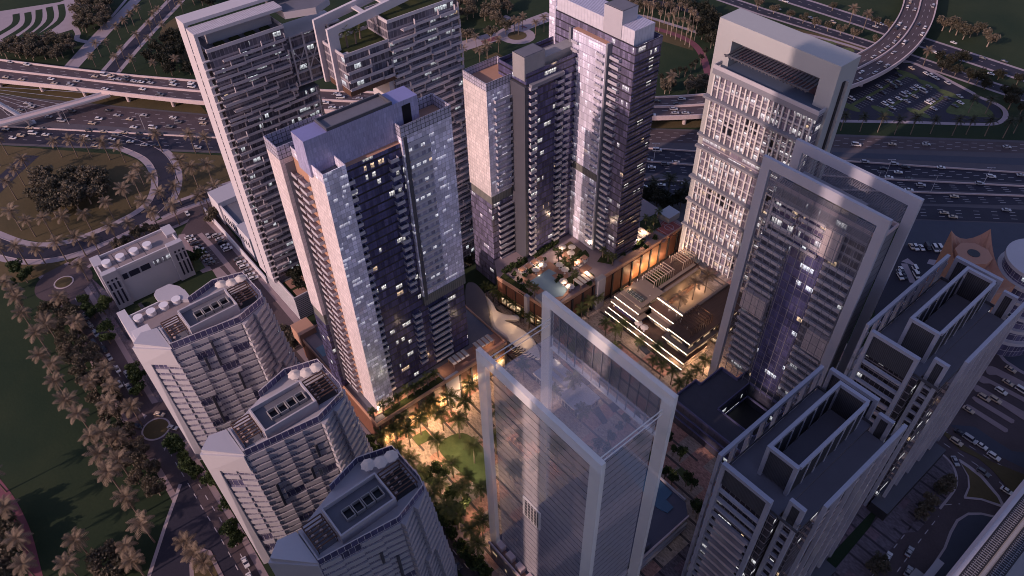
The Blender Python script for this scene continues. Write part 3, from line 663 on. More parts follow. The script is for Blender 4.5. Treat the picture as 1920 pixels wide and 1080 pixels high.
repeats(T2, 'balcony', balcony_x(3.3), BALC, [(-198.3, 170.6, z) for z in zz]+[(-198.3, 184.8, z+1) for z in zz]+[(-198.3, 188.6, z+2.2) for z in zz[:-1]])
repeats(T2, 'long_balcony', balcony_x(8.6, 1.4), BALC, [(-207, 160.3, z) for z in [6+FH*k for k in range(29)] if abs(z-51) > 3.5])
# ---- back right tower
T3 = thing('glass_tower', 'tallest lilac glass tower with louvred white crown behind the pool deck', 'tower', (-192, 205, 16.2))
SCREEN = lines('crown_screen', (.52, .50, .56), (.36, .35, .42), 1.6, .14, 0)
LOUVR = lines('roof_louvre', (.46, .45, .56), (.22, .22, .32), .9, .3, 1)
b = MB().box(-215.5, 198.6, 16.203, -170.6, 213, 117.5, 0, 2)
for i, f in enumerate(b.f):
    if all(b.v[k][0] > -171 for k in f): b.m[i] = 1
b.build('dark_facade', [DARKL, DARKG, ROOFG], T3)
ring_wall(MB(), -215.5, 198.5, -170.5, 213.1, 117.503, 120.6, .25).build('parapet', DARKL, T3)
b = MB(); b.box(-215.4, 199.2, 117.6, -172.3, 210, 126, 0, 1); b.build('crown_screen', [SCREEN, LOUVR], T3)
b = MB(); b.box(-188, 198.9, 120, -178.6, 207, 131.2, 0, 1); b.build('lift_house', [PALE, DGREY], T3); MB().box(-187.5, 199.4, 131.203, -179.1, 206.5, 131.3).build('lift_house_deck', ROOFG, T3)
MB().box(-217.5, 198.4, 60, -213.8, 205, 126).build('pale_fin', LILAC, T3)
PALEG = facade('white_curtain_wall', 1.3, FH, (.62, .60, .72), (.46, .44, .55), .14, .22, (.27, .25, .36), .24, (.97, .94, 1.0), .8, .25, .38, 0, .5, .05, half=.6)  # its weak emission is painted shimmer on the glass, not rooms
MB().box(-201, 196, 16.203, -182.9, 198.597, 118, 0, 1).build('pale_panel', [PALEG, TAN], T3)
MB().box(-182.897, 196, 16.203, -182.1, 198.597, 118.3).build('side_pier', GREY, T3)
MB().box(-200.9, 195.85, 55, -182.9, 195.997, 58.6).build('plant_band', LOUV, T3)
MB().box(-204.8, 197.4, 95, -203.6, 198.597, 117).build('side_pier', GREY, T3)
z3 = [18.5+FH*k for k in range(30)]
repeats(T3, 'balcony', balcony_y(4.8, 1.8), BALC, [(-181.6, 198.6, z) for z in z3])
repeats(T3, 'panel_balcony', balcony_y(3.6, 1.0, .9), BALC, [(-187, 196, z+.3) for z in z3 if abs(z-57) > 3]+[(-201, 196, z+.3) for z in z3[8:]])
repeats(T3, 'storey_ledge', MB().box(0, 0, -.2, .5, 14.2, .2), CHAR, [(-170.6, 198.8, z) for z in z3])
# ---- podium two with pool deck
P2 = thing('podium', 'bronze clad podium carrying the pool terrace between the back towers', 'podium', (-180, 197, 0))
pp = [(-197, 150.6), (-168.5, 154.4), (-165.8, 154.6), (-165.8, 243), (-200, 243), (-207, 170), (-206.9, 157)]
MB().prism(pp, .1, 15.9, 0, 1).build('hall', [CHAR, WALK], P2)
ring = lambda m, z0, z1: [MB().bar((*pp[k], (z0+z1)/2), (*pp[k+1], (z0+z1)/2), .6, z1-z0).build('parapet', TAN, m) for k in (0, 2)]
ring(P2, 15.2, 17.1)
BRONZE_LIT = wood('lamplit_bronze', (.33, .15, .075))  # bronze copy with the lamp wash put into its colour
ys = [155.5+k*6.3 for k in range(14)]
for k, y in enumerate(ys): MB().box(-165.79, y, 3.0, -165.3, y+4.9, 15.1).build('cladding', BRONZE_LIT if 8 <= k <= 10 else BRONZE, P2)
for k, y in enumerate(ys[:-1]): MB().box(-165.79, y+5.2, .1, -164.9, y+6.0, 15.2).build('mullion', CHAR, P2)
MB().box(-166.2, 181.5, .1, -163.6, 186.2, 18.6, 0, 1).build('stone_pier', [PALE, CONC], P2)
dv = (Vector((-168.5, 154.4, 0))-Vector((-197, 150.6, 0)))
for k in range(5):
    a = Vector((-197, 150.6, 0))+dv*(.02+k*.196); c = a+dv*.165; nn = Vector((dv.y, -dv.x, 0)).normalized()*.2
    MB().bar(a+nn+Vector((0, 0, 12)), c+nn+Vector((0, 0, 12)), .4, 6.0).build('cladding', BRONZE, P2)
    MB().bar(a+nn+Vector((0, 0, 5)), c+nn+Vector((0, 0, 5)), .4, 6.4).build('shop_window', SHOP, P2)
MB().box(-179.5, 151.5, .1, -177.3, 153.2, 17.6).build('stone_pier', PALE, P2); MB().box(-175, 153.8, 15.903, -170, 160, 18.6).build('stair_house', CONC, P2)
POOL = MATS['pool_water']
pl = [(993, 528), (1029, 504), (1044, 512), (1034, 516), (1046, 526), (1066, 541), (1055, 555), (1036, 558), (1012, 538)]
def deckpoly(name, px, z, m, par): P = [G(x, y, z) for x, y in px]; b = MB(); b.prism([(p.x, p.y) for p in P], z-.35, z, 0); return b.build(name, m, par)
deckpoly('pool_surround', [(975, 523), (1030, 490), (1064, 512), (1072, 545), (1040, 572), (1000, 545)], 16.2, TERRA, P2)
deckpoly('pool', pl, 16.3, POOL, P2)
for q in ([(1047, 467), (1069, 452), (1092, 470), (1068, 486)],): deckpoly('lawn', q, 16.25, DRY, P2)
for q in ([(945, 505), (970, 490), (972, 495), (948, 512)], [(967, 498), (988, 485), (990, 490), (970, 503)], [(1000, 478), (1042, 451), (1046, 456), (1004, 484)], [(945, 512), (1000, 550), (990, 560), (938, 520)], [(1038, 494), (1068, 510), (1080, 500), (1055, 486)], [(1086, 488), (1104, 476), (1098, 468), (1080, 480)], [(1062, 522), (1080, 512), (1090, 530), (1072, 540)], [(1158, 482), (1172, 474), (1168, 470), (1155, 478)], [(1188, 470), (1210, 458), (1202, 446), (1180, 462)], [(1200, 440), (1240, 425), (1230, 400), (1200, 415)], [(1120, 490), (1148, 495), (1155, 482), (1130, 476)]):
    deckpoly('planting_bed', q, 16.45, GARDEN, P2)
for q in ([(1050, 478), (1062, 470), (1070, 486), (1066, 494)], [(1085, 505), (1100, 495), (1110, 502), (1092, 514)], [(1160, 488), (1215, 452), (1222, 458), (1168, 493)], [(1215, 440), (1245, 455), (1250, 448), (1222, 434)]): deckpoly('terrace', q, 16.3, TERRA, P2)
COURT = plain('court_surface', (.28, .07, .06), .7, .08, .3)
deckpoly('sports_court', [(1230, 430), (1250, 408), (1280, 424), (1256, 444)], 16.4, COURT, P2)
cb = MB()
for a, c in (((1233, 429), (1252, 410)), ((1252, 410), (1278, 425)), ((1278, 425), (1255, 442)), ((1233, 429), (1255, 442)), ((1242, 419), (1267, 433))): cb.bar(G(*a, 16.43), G(*c, 16.43), .18, .03)
cc = (G(*(1242, 419), 16.43)+G(*(1267, 433), 16.43))/2
for k in range(16): cb.bar(cc+Vector((2.2*math.cos(k*.3927), 2.2*math.sin(k*.3927), 0)), cc+Vector((2.2*math.cos((k+1)*.3927), 2.2*math.sin((k+1)*.3927), 0)), .18, .03)
cb.build('court_line', PALE, P2)
a = G(1256, 400, 19); MB().box(a.x-4, a.y-4, 16.0, a.x+3, a.y+4, 19.5, 0, 1).build('court_house', [CONC, PALE], P2)
a = G(1095, 522, 19); sail(a.x-2.6, a.y-4.4, a.x+2.6, a.y+4.4, 18.9, 4, 'striped shade roof on the pool terrace beside the cabanas')
a = G(1202, 437, 19); sail(a.x-3.2, a.y-5, a.x+3.2, a.y+3.4, 18.9, 3, 'striped shade roof tucked behind the tallest tower')
# ---- white frame tower
T4 = thing('frame_tower', 'office tower inside a tall blank pale portal frame with glowing fins', 'tower', (-136, 238, 0))
FRW = plain('portal_render', (.36, .36, .365), .7, .05, .06)
b = MB(); b.box(-161.5, 234, .1, -154.2, 246, 117.4).build('portal_leg', FRW, T4); MB().box(-116.4, 234, .1, -110, 246, 117.4).build('portal_leg', FRW, T4); MB().box(-161.5, 234, 117.403, -110, 246, 124.2).build('portal_beam', FRW, T4)
MB().box(-109.997, 238.3, 20, -109.6, 239.6, 117).build('side_slot', CHAR, T4); MB().box(-109.997, 239.9, 20, -108.6, 240.9, 117).build('side_fin', FRW, T4)
OFF = facade('office_glass', 2.1, 3.6, (.16, .14, .19), (.13, .12, .14), .22, .5, (.34, .31, .33), .34, (1.0, .94, .94), 1.6, .2, .7, 1.0, .4, .2, warm=.12)
MB().box(-154.2, 234.003, 16, -116.4, 245, 107, 0, 1).build('back_block', [OFF, plain('blue_roof', (.07, .095, .15), .5, .1, .2)], T4)
MB().box(-156.4, 230, 15, -111.2, 233.997, 107.0, 0, 1).build('office_block', [OFF, plain('blue_roof', (.07, .095, .15), .5, .1, .2)], T4)
b = ring_wall(MB(), -157.2, 229.2, -110.6, 233.9, 107.003, 108.6, .4, 0, 'N'); b.build('parapet', PALE, T4); MB().box(-157.2, 229.2, 104.8, -110.6, 230, 107).build('cornice', GREY, T4)
MB().box(-154.1, 240.5, 107.003, -116.5, 245.5, 110.5).build('sky_lounge', plain('plum_panel', (.05, .03, .045), .6, .15, .3), T4)
for k in range(24): MB().bar((-153+k*1.52, 229.5, 113.2), (-153+k*1.52, 240.5, 113.2), .45, .5).build('pergola_rib', DGREY, T4)
for y in (229.6, 240.4): MB().box(-153.6, y-.25, 113.5, -116.8, y+.25, 114).build('pergola_beam', DGREY, T4)
belts = [95, 77.5, 71.8, 56.6, 44.2, 30]
for k, z in enumerate(belts):
    o = 1.0 if k in (0, 3) else .4
    MB().box(-158.6, 228.6-o, z-.6, -111, 230.0, z+.4).build('belt_course', GREY, T4)
tiers = [(95.6, 104.6), (78.0, 94.2), (57.2, 71.0), (44.8, 55.8), (30.6, 43.4), (15.2, 29.2)]
FINM = plain('fin_render', (.62, .59, .57), .6, .05, .2); rr = random.Random(3)
for (z0, z1) in tiers:
    mb = MB(); h = z1-z0; xs = []; x = -156.2
    while x < -112: xs.append(x); x += rr.choice((2.3, 2.6, 3.0, 2.1))
    repeats(T4, 'fin', MB().box(0, -.75, 0, .62, 0, h), FINM, [(x, 229.9, z0) for x in xs])
    for q in (0,):
        nb = int(h/3.6)
        for j in range(1, nb): MB().box(-156.4, 229.5, z0+j*h/nb-.45, -111.2, 229.97, z0+j*h/nb+.25).build('storey_band', PALE, T4)
for x, z in ((-139, 88), (-135.5, 88), (-149, 82), (-146, 82), (-127, 84), (-148.5, 49), (-145.2, 49), (-142, 49), (-138.5, 49), (-122, 63), (-124, 36), (-131, 21)):
    MB().box(x, 229.92, z, x+2.2, 229.985, z+5.4).build('loggia_opening', BLACK, T4)
# ---- screened frame tower and its translucent twin
def screen_mesh(x0, x1, y, z0, z1, step=.55, hgt=.16):
    b = MB(); z = z0
    while z < z1: b.box(x0, y, z, x1, y+.1, z+hgt); z += step
    return b
T5 = thing('frame_tower', 'grey office tower between two open portal frames hung with louvre screens', 'tower', (-83, 197, 0))
for y, zt, fx0, fx1 in ((189, 111.4, -105, -61), (204.3, 111.6, -103.5, -60)):
    for a, c in ((fx0, fx0+3.2), (fx1-3.2, fx1)): MB().box(a, y, .1, c, y+1.3, zt-3.603).build('frame_leg', FRAMEG, T5)
    MB().box(fx0, y, zt-3.6, fx1, y+1.3, zt).build('frame_beam', FRAMEG, T5)
DKG5 = facade('indigo_glass', 1.9, 3.7, (.075, .075, .17), (.06, .06, .13), .1, .3, (.04, .04, .08), .09, (.9, .93, 1.0), 2.2, .14, .5, 0, .5, .1)
GRY5 = facade('grey_office_glass', 2.0, 3.7, (.10, .10, .13), (.17, .17, .20), .25, .9, (.24, .24, .28), .05, (.95, .95, 1.0), 1.2, .3, .6, 0, .4, .1)
SIDE5 = lines('grey_louvre_wall', (.15, .15, .18), (.06, .06, .08), 3.7, .35, 1)
b = MB().box(-100.8, 193.5, 11, -63.2, 203.2, 100.2, 0, 2)
for i, f in enumerate(b.f):
    if all(b.v[k][0] > -64 for k in f): b.m[i] = 1
b.build('office_block', [GRY5, SIDE5, ROOFG], T5)
ring_wall(MB(), -101, 193.3, -63, 203.4, 100.203, 101.6, .5).build('parapet', plain('rose_coping', (.45, .36, .37), .7, .08, .2), T5)
MB().box(-96, 196, 100.203, -73, 201, 104.6, 0, 1).build('plant_room', [LOUV, GREY], T5)
MB().box(-89.5, 193.2, 12, -77, 193.497, 84).build('glass_shaft', DKG5, T5)
slab = MB().box(0, -1.6, -.35, 10.6, .2, .25).box(0, -1.65, .253, 10.6, -1.5, 1.0)
zz5 = [16+3.7*k for k in range(22)]
repeats(T5, 'balcony', slab, BALC, [(-100.8, 193.5, z) for z in zz5 if not 46 < z < 54]+[(-76.5, 193.5, z) for z in zz5 if not (44 < z < 55 or 83 < z < 95)]+[(-89, 193.5, z) for z in zz5 if z > 86], 90)
SCRN = plain('screen_steel', (.18, .18, .22), .5, .08, .3)
WARMW = facade('glazed_box', 1.0, 2.4, (.46, .40, .41), (.36, .31, .33), .06, .06, None, 0, (1, .9, .85), 0, .3, .12, 0, .2)
for x0, z0, x1, z1 in ((-79, 85.5, -73.2, 96.5), (-73.5, 44.5, -64.5, 54.5), (-100.6, 45, -90.5, 54)): MB().box(x0, 191.2, z0, x1, 193.4, z1).build('glazed_box', WARMW, T5)
b = MB(); b.box(-99, 191.6, 83, -79.3, 192.2, 84).box(-99, 191.6, 96, -79.3, 192.2, 97).box(-99.4, 191.6, 83, -98.6, 192.2, 97); b.build('terrace_surround', PALE, T5)
MB().box(-98.5, 193.1, 84.2, -79.4, 193.49, 95.8).build('terrace_window', facade('terrace_glass', 2.1, 5.8, (.12, .10, .17), (.30, .28, .32), .3, .8, None, .4, (1, .96, .95), 1.5, .2, .6, 84.2, .4), T5)
screen_mesh(-101.2, -64.8, 189.6, 98.5, 107, .5, .2).build('louvre_screen', SCRN, T5); screen_mesh(-100, -63.6, 205, 97, 107.3, .5, .2).build('louvre_screen', SCRN, T5)
for k in range(14):
    x = -101.2+k*2.8
    MB().box(x-.09, 189.35, 12, x+.09, 189.55, 107.2).build('screen_post', SCRN, T5); MB().box(x-.12, 204.7, 96, x+.12, 204.9, 107.3).build('screen_post', SCRN, T5)
b = MB()
for k in range(25): b.box(-101.3, 189.56, 14+3.7*k, -64.7, 189.62, 14.1+3.7*k)
b.build('screen_cable', SCRN, T5)
P5 = thing('podium', 'dark flat roofed podium with sunken court at the foot of the screened tower', 'podium', (-82, 178, 0))
D5 = facade('podium_dark_glass', 3, 4.3, (.05, .05, .08), (.05, .05, .07), .4, 1.2, (.055, .055, .085), .12, (.9, .95, 1), 1.2, .3, .5, 0, .4)
outer = [(-101.6, 161.2), (-61.5, 161.2), (-61.5, 206), (-91.2, 206), (-91.2, 187.6), (-99, 187.6), (-99, 174.8), (-101.6, 174.8)]
RF5 = plain('podium_roof', (.060, .062, .085), .9, .2, .4); CP5 = plain('blue_coping', (.10, .10, .20), .6, .08, .3)
for q in ([(-101.6, 161.2), (-61.5, 161.2), (-61.5, 170.5), (-101.6, 170.5)], [(-101.6, 170.503), (-87, 170.503), (-87, 206), (-91.2, 206), (-91.2, 187.6), (-99, 187.6), (-99, 174.8), (-101.6, 174.8)], [(-70, 170.503), (-61.5, 170.503), (-61.5, 206), (-70, 206)], [(-86.997, 190), (-70.003, 190), (-70.003, 206), (-86.997, 206)]):
    MB().prism(q, .1, 12.2, 0, 1).build('hall', [D5, RF5], P5)
for k in range(len(outer)): MB().bar((*outer[k], 12.9), (*outer[(k+1) % len(outer)], 12.9), .45, 1.4).build('coping', CP5, P5)
for z, i in ((12.7, 0), (7, 1.6)):
    q = [(-87+i, 170.5+i), (-70-i, 170.5+i), (-70-i, 190-i), (-87+i, 190-i)]
    for k in range(4): MB().bar((*q[k], z), (*q[(k+1) % 4], z), .35, .9).build('court_coping', CP5, P5)
MB().box(-86.9, 170.6, .2, -70.1, 189.9, 1).build('court_floor', CHAR, P5)
for z in (4.2, 8.2): MB().box(-101.9, 160.6, z, -61.3, 161.2, z+.5).build('storey_ledge', CP5, P5)
# translucent tower
GH = ghost('milky_frame', (.92, .90, .88), .50); GLN = lines('milky_lined_wall', (.74, .70, .76), (.03, .03, .05), 3.1, .22, 1, .5, (.34, .66)); GRF = ghost('milky_roof', (.80, .74, .80), .20)
GSC = ghost('milky_screen', (.22, .22, .26), .72)
T6 = thing('translucent_tower', 'ghostly see-through tower with milky portal frames over the palm square', 'tower', (-81, 84, 0))
for y, zt, x0, x1 in ((71, 108, -103, -58.6), (95, 110.6, -105.2, -59.4)):
    for a, c in ((x0, x0+3.4), (x1-3.4, x1)): MB().box(a, y, .2, c, y+1.4, zt-3.6).build('frame_leg', GH, T6)
    MB().box(x0, y, zt-3.597, x1, y+1.4, zt).build('frame_beam', GH, T6)
b = MB(); X0, X1, Y0, Y1, ZT = -99.6, -62.2, 73.4, 93.5, 100
b.face([(X0, Y0, 10.2), (X1, Y0, 10.2), (X1, Y0, ZT), (X0, Y0, ZT)]).face([(X1, Y0, 10.2), (X1, Y1, 10.2), (X1, Y1, ZT), (X1, Y0, ZT)])
b.build('lined_wall', GLN, T6)
MB().box(X0, Y1, 10.2, X1, Y1+.3, ZT).build('back_wall', ghost('milky_back', (.45, .42, .5), .05), T6)
MB().box(X0, Y0+.2, ZT-.3, X1-.2, Y1, ZT).build('roof_slab', GRF, T6)
for x in (-101.5, -62): 
    MB().box(x-.12, 72.4, 103.6, x+.12, 95, 103.9).build('tie_rail', GH, T6); MB().box(x-.12, 72.4, 101.6, x+.12, 95, 101.8).build('tie_rail', GH, T6)
b = screen_mesh(-101.6, -63, 95.5, 96, 106.9, .5, .2); b.build('louvre_screen', GSC, T6)
for k in range(13): MB().box(-101.6+k*3.15, 95.2, 92, -101.4+k*3.15, 95.5, 107).build('screen_post', GSC, T6)
MB().box(-101.6, 95.2, 91.4, -62.8, 96.2, 92.2).build('screen_sill', GH, T6)
MB().box(-88, 73.0, 46, -80.5, 73.37, 55.5).build('window_surround', GH, T6); MB().box(-87.4, 72.9, 46.6, -81.1, 72.997, 55).build('window', facade('grid_window', 1.3, 1.7, (.03, .03, .04), (.5, .48, .48), .2, .2, None, 0, (1, 1, 1), 0, .3, .2), T6)
P6 = thing('podium', 'blue grey pool podium at the foot of the translucent tower', 'podium', (-84, 100, 0))
D6 = facade('podium_slate', 2.6, 3.2, (.06, .06, .085), (.09, .09, .12), .2, 1.3, (.15, .15, .19), .1, (.9, .9, 1), 1, .3, .4)
ROSEP = plain('rose_parapet', (.50, .40, .41), .7, .1, .2); DECK6 = plain('slate_deck', (.085, .085, .12), .8, .15, .3)
MB().box(-102.4, 70.2, .1, -65.4, 96.9, 9.6, 0, 1).build('hall', [D6, DECK6], P6); MB().prism([(-102.4, 97), (-65.4, 97), (-65.4, 128.6), (-70, 132.6), (-100.4, 132.6)], .1, 9.6, 0, 1).build('hall', [D6, DECK6], P6)
b = MB(); b.box(-102.8, 69.8, 9.603, -64.9, 70.3, 11.0).box(-64.9-.5, 70.303, 9.603, -64.9, 128.6, 10.8); b.build('parapet', ROSEP, P6)
MB().box(-101.9, 70.9, 9.603, -66, 72.5, 9.8).build('terrace', TERRA, P6); MB().box(-100.4, 132.2, 9.603, -70, 132.7, 10.9).build('parapet', PALE, P6)
deckpoly('pool', [(1148, 845), (1165, 838), (1242, 905), (1261, 924), (1249, 937), (1263, 951), (1252, 962), (1232, 952), (1180, 890)], 9.95, plain('dark_pool', (.045, .10, .17), .1, .08, .4, 0, .6), P6)
for k in range(7): MB().box(-100+k*5, 71, 9.803, -97+k*5, 73.0, 12.2).build('terrace_wall', ROSEP, P6)
MB().box(-77, 99, 9.603, -66.2, 110, 12.6, 0, 1).build('bath_house', [D6, DECK6], P6)
for z in (3.4, 6.4): MB().box(-65.4, 72, z, -64.6, 128, z+.5).build('storey_ledge', PALE, P6)
# glass pavilion on the square
T = thing('pavilion', 'low glass pavilion with flat pale roof among palms of the square', 'pavilion', (-138, 139, 0))
MB().box(-151, 133.2, .25, -124.8, 144, 4.4).build('glazing', facade('pavilion_glass', 1.9, 4.2, (.05, .05, .08), (.5, .48, .46), .18, .2, None, .1, (1, .9, .8), 1.0, .15, .5, .2), T)
MB().box(-151.7, 132.5, 4.403, -124.1, 144.7, 5.2).build('roof', plain('pavilion_roof', (.46, .46, .52), .7, .06, .2), T)
for x, y, w in ((-146, 136, 9), (-148, 139.5, 7), (-141, 141.5, 6)): MB().box(x, y, 5.203, x+w, y+1.4, 5.4).build('roof_plate', plain('cream_plate', (.5, .44, .36), .8, .06), T)
# ---- twin frame towers at the right
BM = plain('frame_steel', (.33, .33, .40), .45, .08, .15); INT = facade('flat_glazing', 1.7, 3.3, (.045, .04, .05), (.17, .15, .17), .16, .5, (.22, .19, .21), .10, (.97, .96, 1.0), 1.5, .2, .8, 0, .5, .2, warm=.15)
LOUVD = lines('dark_louvre', (.028, .028, .036), (.10, .10, .12), .45, .16, 1); DECKV = plain('violet_deck', (.13, .125, .155), .85, .14, .15)
ROSEL = plain('rose_ledge', (.44, .36, .37), .7, .08, .3)
def rect_frame(par, name, axis, c, a0, a1, z0, z1, w=1.1, d=1.2, infill=None):
    """an upright rectangular frame at x=c (axis 'x') or y=c (axis 'y')"""
    b = MB()
    def bx(p0, p1, q0, q1):
        if axis == 'y': b.box(p0, c-d/2, q0, p1, c+d/2, q1)
        else: b.box(c-d/2, p0, q0, c+d/2, p1, q1)
    bx(a0, a0+w, z0, z1-w); bx(a1-w, a1, z0, z1-w); bx(a0, a1, z1-w+.003, z1); o = b.build(name, BM, par)
    if infill:
        g = MB()
        if axis == 'y': g.box(a0+w, c-.1, infill[0], a1-w, c+.1, z1-w)
        else: g.box(c-.1, a0+w, infill[0], c+.1, a1-w, z1-w)
        g.build('louvre_panel', infill[1], o)
def twin(name, label, y0, y1, zt=78.2):
    t = thing(name, label, 'tower', (-40, (y0+y1)/2, 0)); L = y1-y0; zr = 70
    MB().box(-51.6, y0+2, .2, -34, y1-2, zr, 0, 1).build('flats', [INT, DECKV], t); MB().box(-33.997, y0+6, .2, -28.2, y1-4, zr-1, 0, 1).build('flats', [INT, DECKV], t)
    # west open frame
    b = MB(); b.box(-53.6, y0+1, zt-1.6, -52.5, y1-1, zt); b.build('top_beam', BM, t)
    for k in range(8):
        y = y0+1+k*(L-3)/7; MB().box(-53.6, y, .2, -52.5, y+1, zt-1.603).build('column', BM, t); MB().bar((-52.9, y+.5, zr), (-52.2, y+.5, zt-3), .35).build('strut', BM, t)
    for z in range(4, 70, 6): MB().box(-53.5, y0+1, z, -52.6, y1-1, z+.6).build('tie_beam', BM, t)
    ring_wall(MB(), -51.9, y0+2.5, -28, y1-2, zr+.003, zr+1.1, .2).build('roof_rail', DGREY, t)
    # end frames
    rect_frame(t, 'end_frame', 'y', y0, -51, -35.6, .2, zt, 1.2, 1.4, (zr-.5, LOUVD)); rect_frame(t, 'end_frame', 'y', y0+5, -33.4, -28.9, .2, zt-1, 1.1, 1.2, (zr-3, LOUVD))
    rect_frame(t, 'end_frame', 'y', y1, -51, -35.6, .2, zt, 1.2, 1.4, (zr-3, LOUVD)); rect_frame(t, 'end_frame', 'y', y1-3, -33.4, -28.9, .2, zt-1, 1.1, 1.2, (zr-3, LOUVD))
    for k, z in enumerate([66-4.1*j for j in range(16)]):
        MB().box(-49.8, y0-.5, z, -36.8, y0+.5, z+.9).build('cross_beam', BM, t)
        if k > 2: MB().box(-47.2, y0-2.2, z+1.6, -37.2, y0-.6, z+1.9).box(-47.2, y0-2.2, z+1.903, -37.2, y0-2.05, z+2.9).build('balcony', ROSEL, t)
        MB().box(-32.3, y0+4.6, z, -30, y0+5.4, z+.8).build('cross_beam', BM, t)
    # roof crown
    for y in (y0+10, y1-7): rect_frame(t, 'crown_frame', 'y', y, -45.4, -36, zr, 83, 1.1, 1.2, (zr+1, LOUVD))
    for x in (-45.4, -36.6): 
        MB().box(x, y0+10.603, 81.9, x+1, y1-7.603, 83).build('crown_beam', BM, t)
        for k in range(1, 6): MB().box(x+.2, y0+10+k*(L-17)/6, zr, x+.8, y0+10.6+k*(L-17)/6, 81.9).build('crown_post', BM, t)
        MB().box(x+.4, y0+10.7, zr+.6, x+.6, y1-7.7, 79.5).build('crown_panel', CHAR, t)
    MB().box(-44.3, y0+10.7, zr+.003, -36.7, y1-7.7, zr+2).build('crown_deck', DECKV, t)
    # street side
    MB().box(-26.9, y0+9, zt-1.4, -25.8, y1-2, zt).build('top_beam', BM, t)
    n = 5
    for k in range(n+1):
        y = y0+9+k*(L-12)/n; MB().box(-26.9, y, 3, -25.8, y+.8, zt-1.403).build('column', BM, t)
        if k < n: MB().bar((-27.2, y+.5, zr-2), (-27.2, y+(L-12)/n, zr-16), .5, .4).build('brace', BM, t)
    rj = random.Random(5); pl = []
    for z in [4+3.3*j for j in range(20)]:
        for k in range(n):
            if (int(z/3.3)//4+k) % 3 != 0: pl.append((-28.2, y0+9.9+k*(L-12)/n+rj.choice((0, .5)), z))
    w = (L-12)/n-1.2
    repeats(t, 'balcony', MB().box(0, 0, 0, 1.5, w, .25).box(1.36, 0, .253, 1.5, w, 1.15).box(0, 0, .253, 1.35, .12, 1.15), ROSEL, pl)
    MB().box(-28.2, y0+4, .2, -21.8, y1-6, 5.0, 0, 1).build('arcade', [CHAR, DGREY], t)
    return t
twin('frame_tower', 'dark framed apartment tower nearest the camera with open rooftop boxes', 111, 160)
twin('frame_tower', 'dark framed apartment tower behind its twin, near the sandstone building', 181, 232, 79.6)
# ================================================================ apartment towers at the left
APT = facade('apartment_glass', 1.6, 3.3, (.12, .11, .14), (.21, .19, .22), .16, .75, (.30, .27, .30), .10, (.90, .95, 1.0), 1.5, .2, .8, 0, .5, .15, half=0, warm=.06)
SLAB = plain('slab_edge', (.42, .385, .425), .6, .1, .3); PLATE = plain('rose_white_plate', (.50, .46, .49), .6, .06, .1)
CANO = lines('perforated_canopy', (.46, .43, .47), (.34, .31, .35), .8, .2, 1)
def slabs(par, x, y0, y1, z0, z1, seed, name='balcony'):
    """staggered balconies along a front that faces +X"""
    r = random.Random(seed); shapes = {}
    z = z0
    while z < z1:
        y = y0+r.uniform(-3, 0)
        while y < y1:
            w = r.choice((5.5, 7.0, 8.5, 11.0)); d = r.choice((1.1, 1.6, 2.3)); a, c = max(y, y0), min(y+w, y1)
            if c-a > 2 and r.random() < .97: shapes.setdefault((round(c-a, 1), d), []).append((x, a, z))
            y += w
        z += 3.3
    left = 100
    for (w, d), pl in sorted(shapes.items(), key=lambda kv: -len(kv[1])):
        m = MB().box(-.3, 0, 0, d, w, .34).box(d-.12, 0, .343, d, w, 1.15).box(d-1.0, w-.25, .343, d-.123, w, 2.9)
        if left > 0:
            k = min(left, len(pl)); repeats(par, name, m, SLAB, pl[:k], k); left -= k; pl = pl[k:]
        if pl: repeats(par, name, m, SLAB, pl, 0)
LA = thing('apartment_tower', 'tall rose white apartment tower with two folded end plates and stepped balconies', 'tower', (-270, 90, 14))
MB().box(-276.5, 75.6, 14, -262, 105.5, 125.6, 0, 1).build('flats', [APT, ROOFG], LA)
MB().box(-276, 105.503, 14, -262, 114.5, 98.5, 0, 1).build('flats', [APT, ROOFG], LA)
for x0, x1, zt, ye in ((-277.4, -270.3, 134.4, 128), (-269.2, -262.4, 133.0, 107)):
    MB().box(x0, 73.2, 14, x1, 74.4, zt-1.2).build('end_plate', PLATE, LA)
    b = MB(); b.box(x0, 73.2, zt-1.197, x1, ye, zt, 0, 0 if x0 < -275 else 1); b.build('folded_roof', [PLATE, CANO], LA)
repeats(LA, 'plate_fin', MB().box(0, -1.2, 0, 1.0, 1.3, .4), PLATE, [(x, 74.4, 17+3.3*k) for k in range(33) for x in (-270.3, -262.4)])
slabs(LA, -262, 75.6, 113, 20, 97, 1); slabs(LA, -262, 75.6, 105, 98, 123, 11, 'upper_balcony')
ring_wall(MB(), -276.4, 75.4, -261.6, 105.6, 125.603, 126.9, .4).build('parapet', PLATE, LA)
MB().box(-275, 79, 125.603, -268, 104, 130.5, 0, 1).build('penthouse', [PALE, PLATE], LA)
for y in (80, 86, 92, 98): MB().box(-266.6, y, 125.603, -264.2, y+3.6, 126.3).build('roof_planter', GARDEN, LA)
MB().prism([(-277, 107), (-262, 107), (-258, 118), (-262, 126), (-270, 128), (-277, 128)], 128.4, 131, 0, 1).build('sweeping_roof', [PLATE, ROOFG], LA)
T = thing('link_bridge', 'glazed sky bridge with crossed braces joining the two rose white towers', 'bridge', (-266, 118, 98))
MB().box(-274, 106, 101.5, -263.5, 128, 121, 0, 1).build('glazing', [APT, ROOFG], T)
for z in (101, 106, 111, 116, 121): MB().box(-274.5, 105.8, z-.35, -262.6, 129, z+.25).build('storey_slab', SLAB, T)
for k in range(4):
    y = 107+k*5.5; MB().bar((-262.4, y, 106), (-262.4, y+5.5, 116), .3).bar((-262.4, y+5.5, 106), (-262.4, y, 116), .3).build('cross_brace', PLATE, T); MB().box(-262.7, y-.3, 101, -262.2, y+.3, 121.5).build('post', PLATE, T)
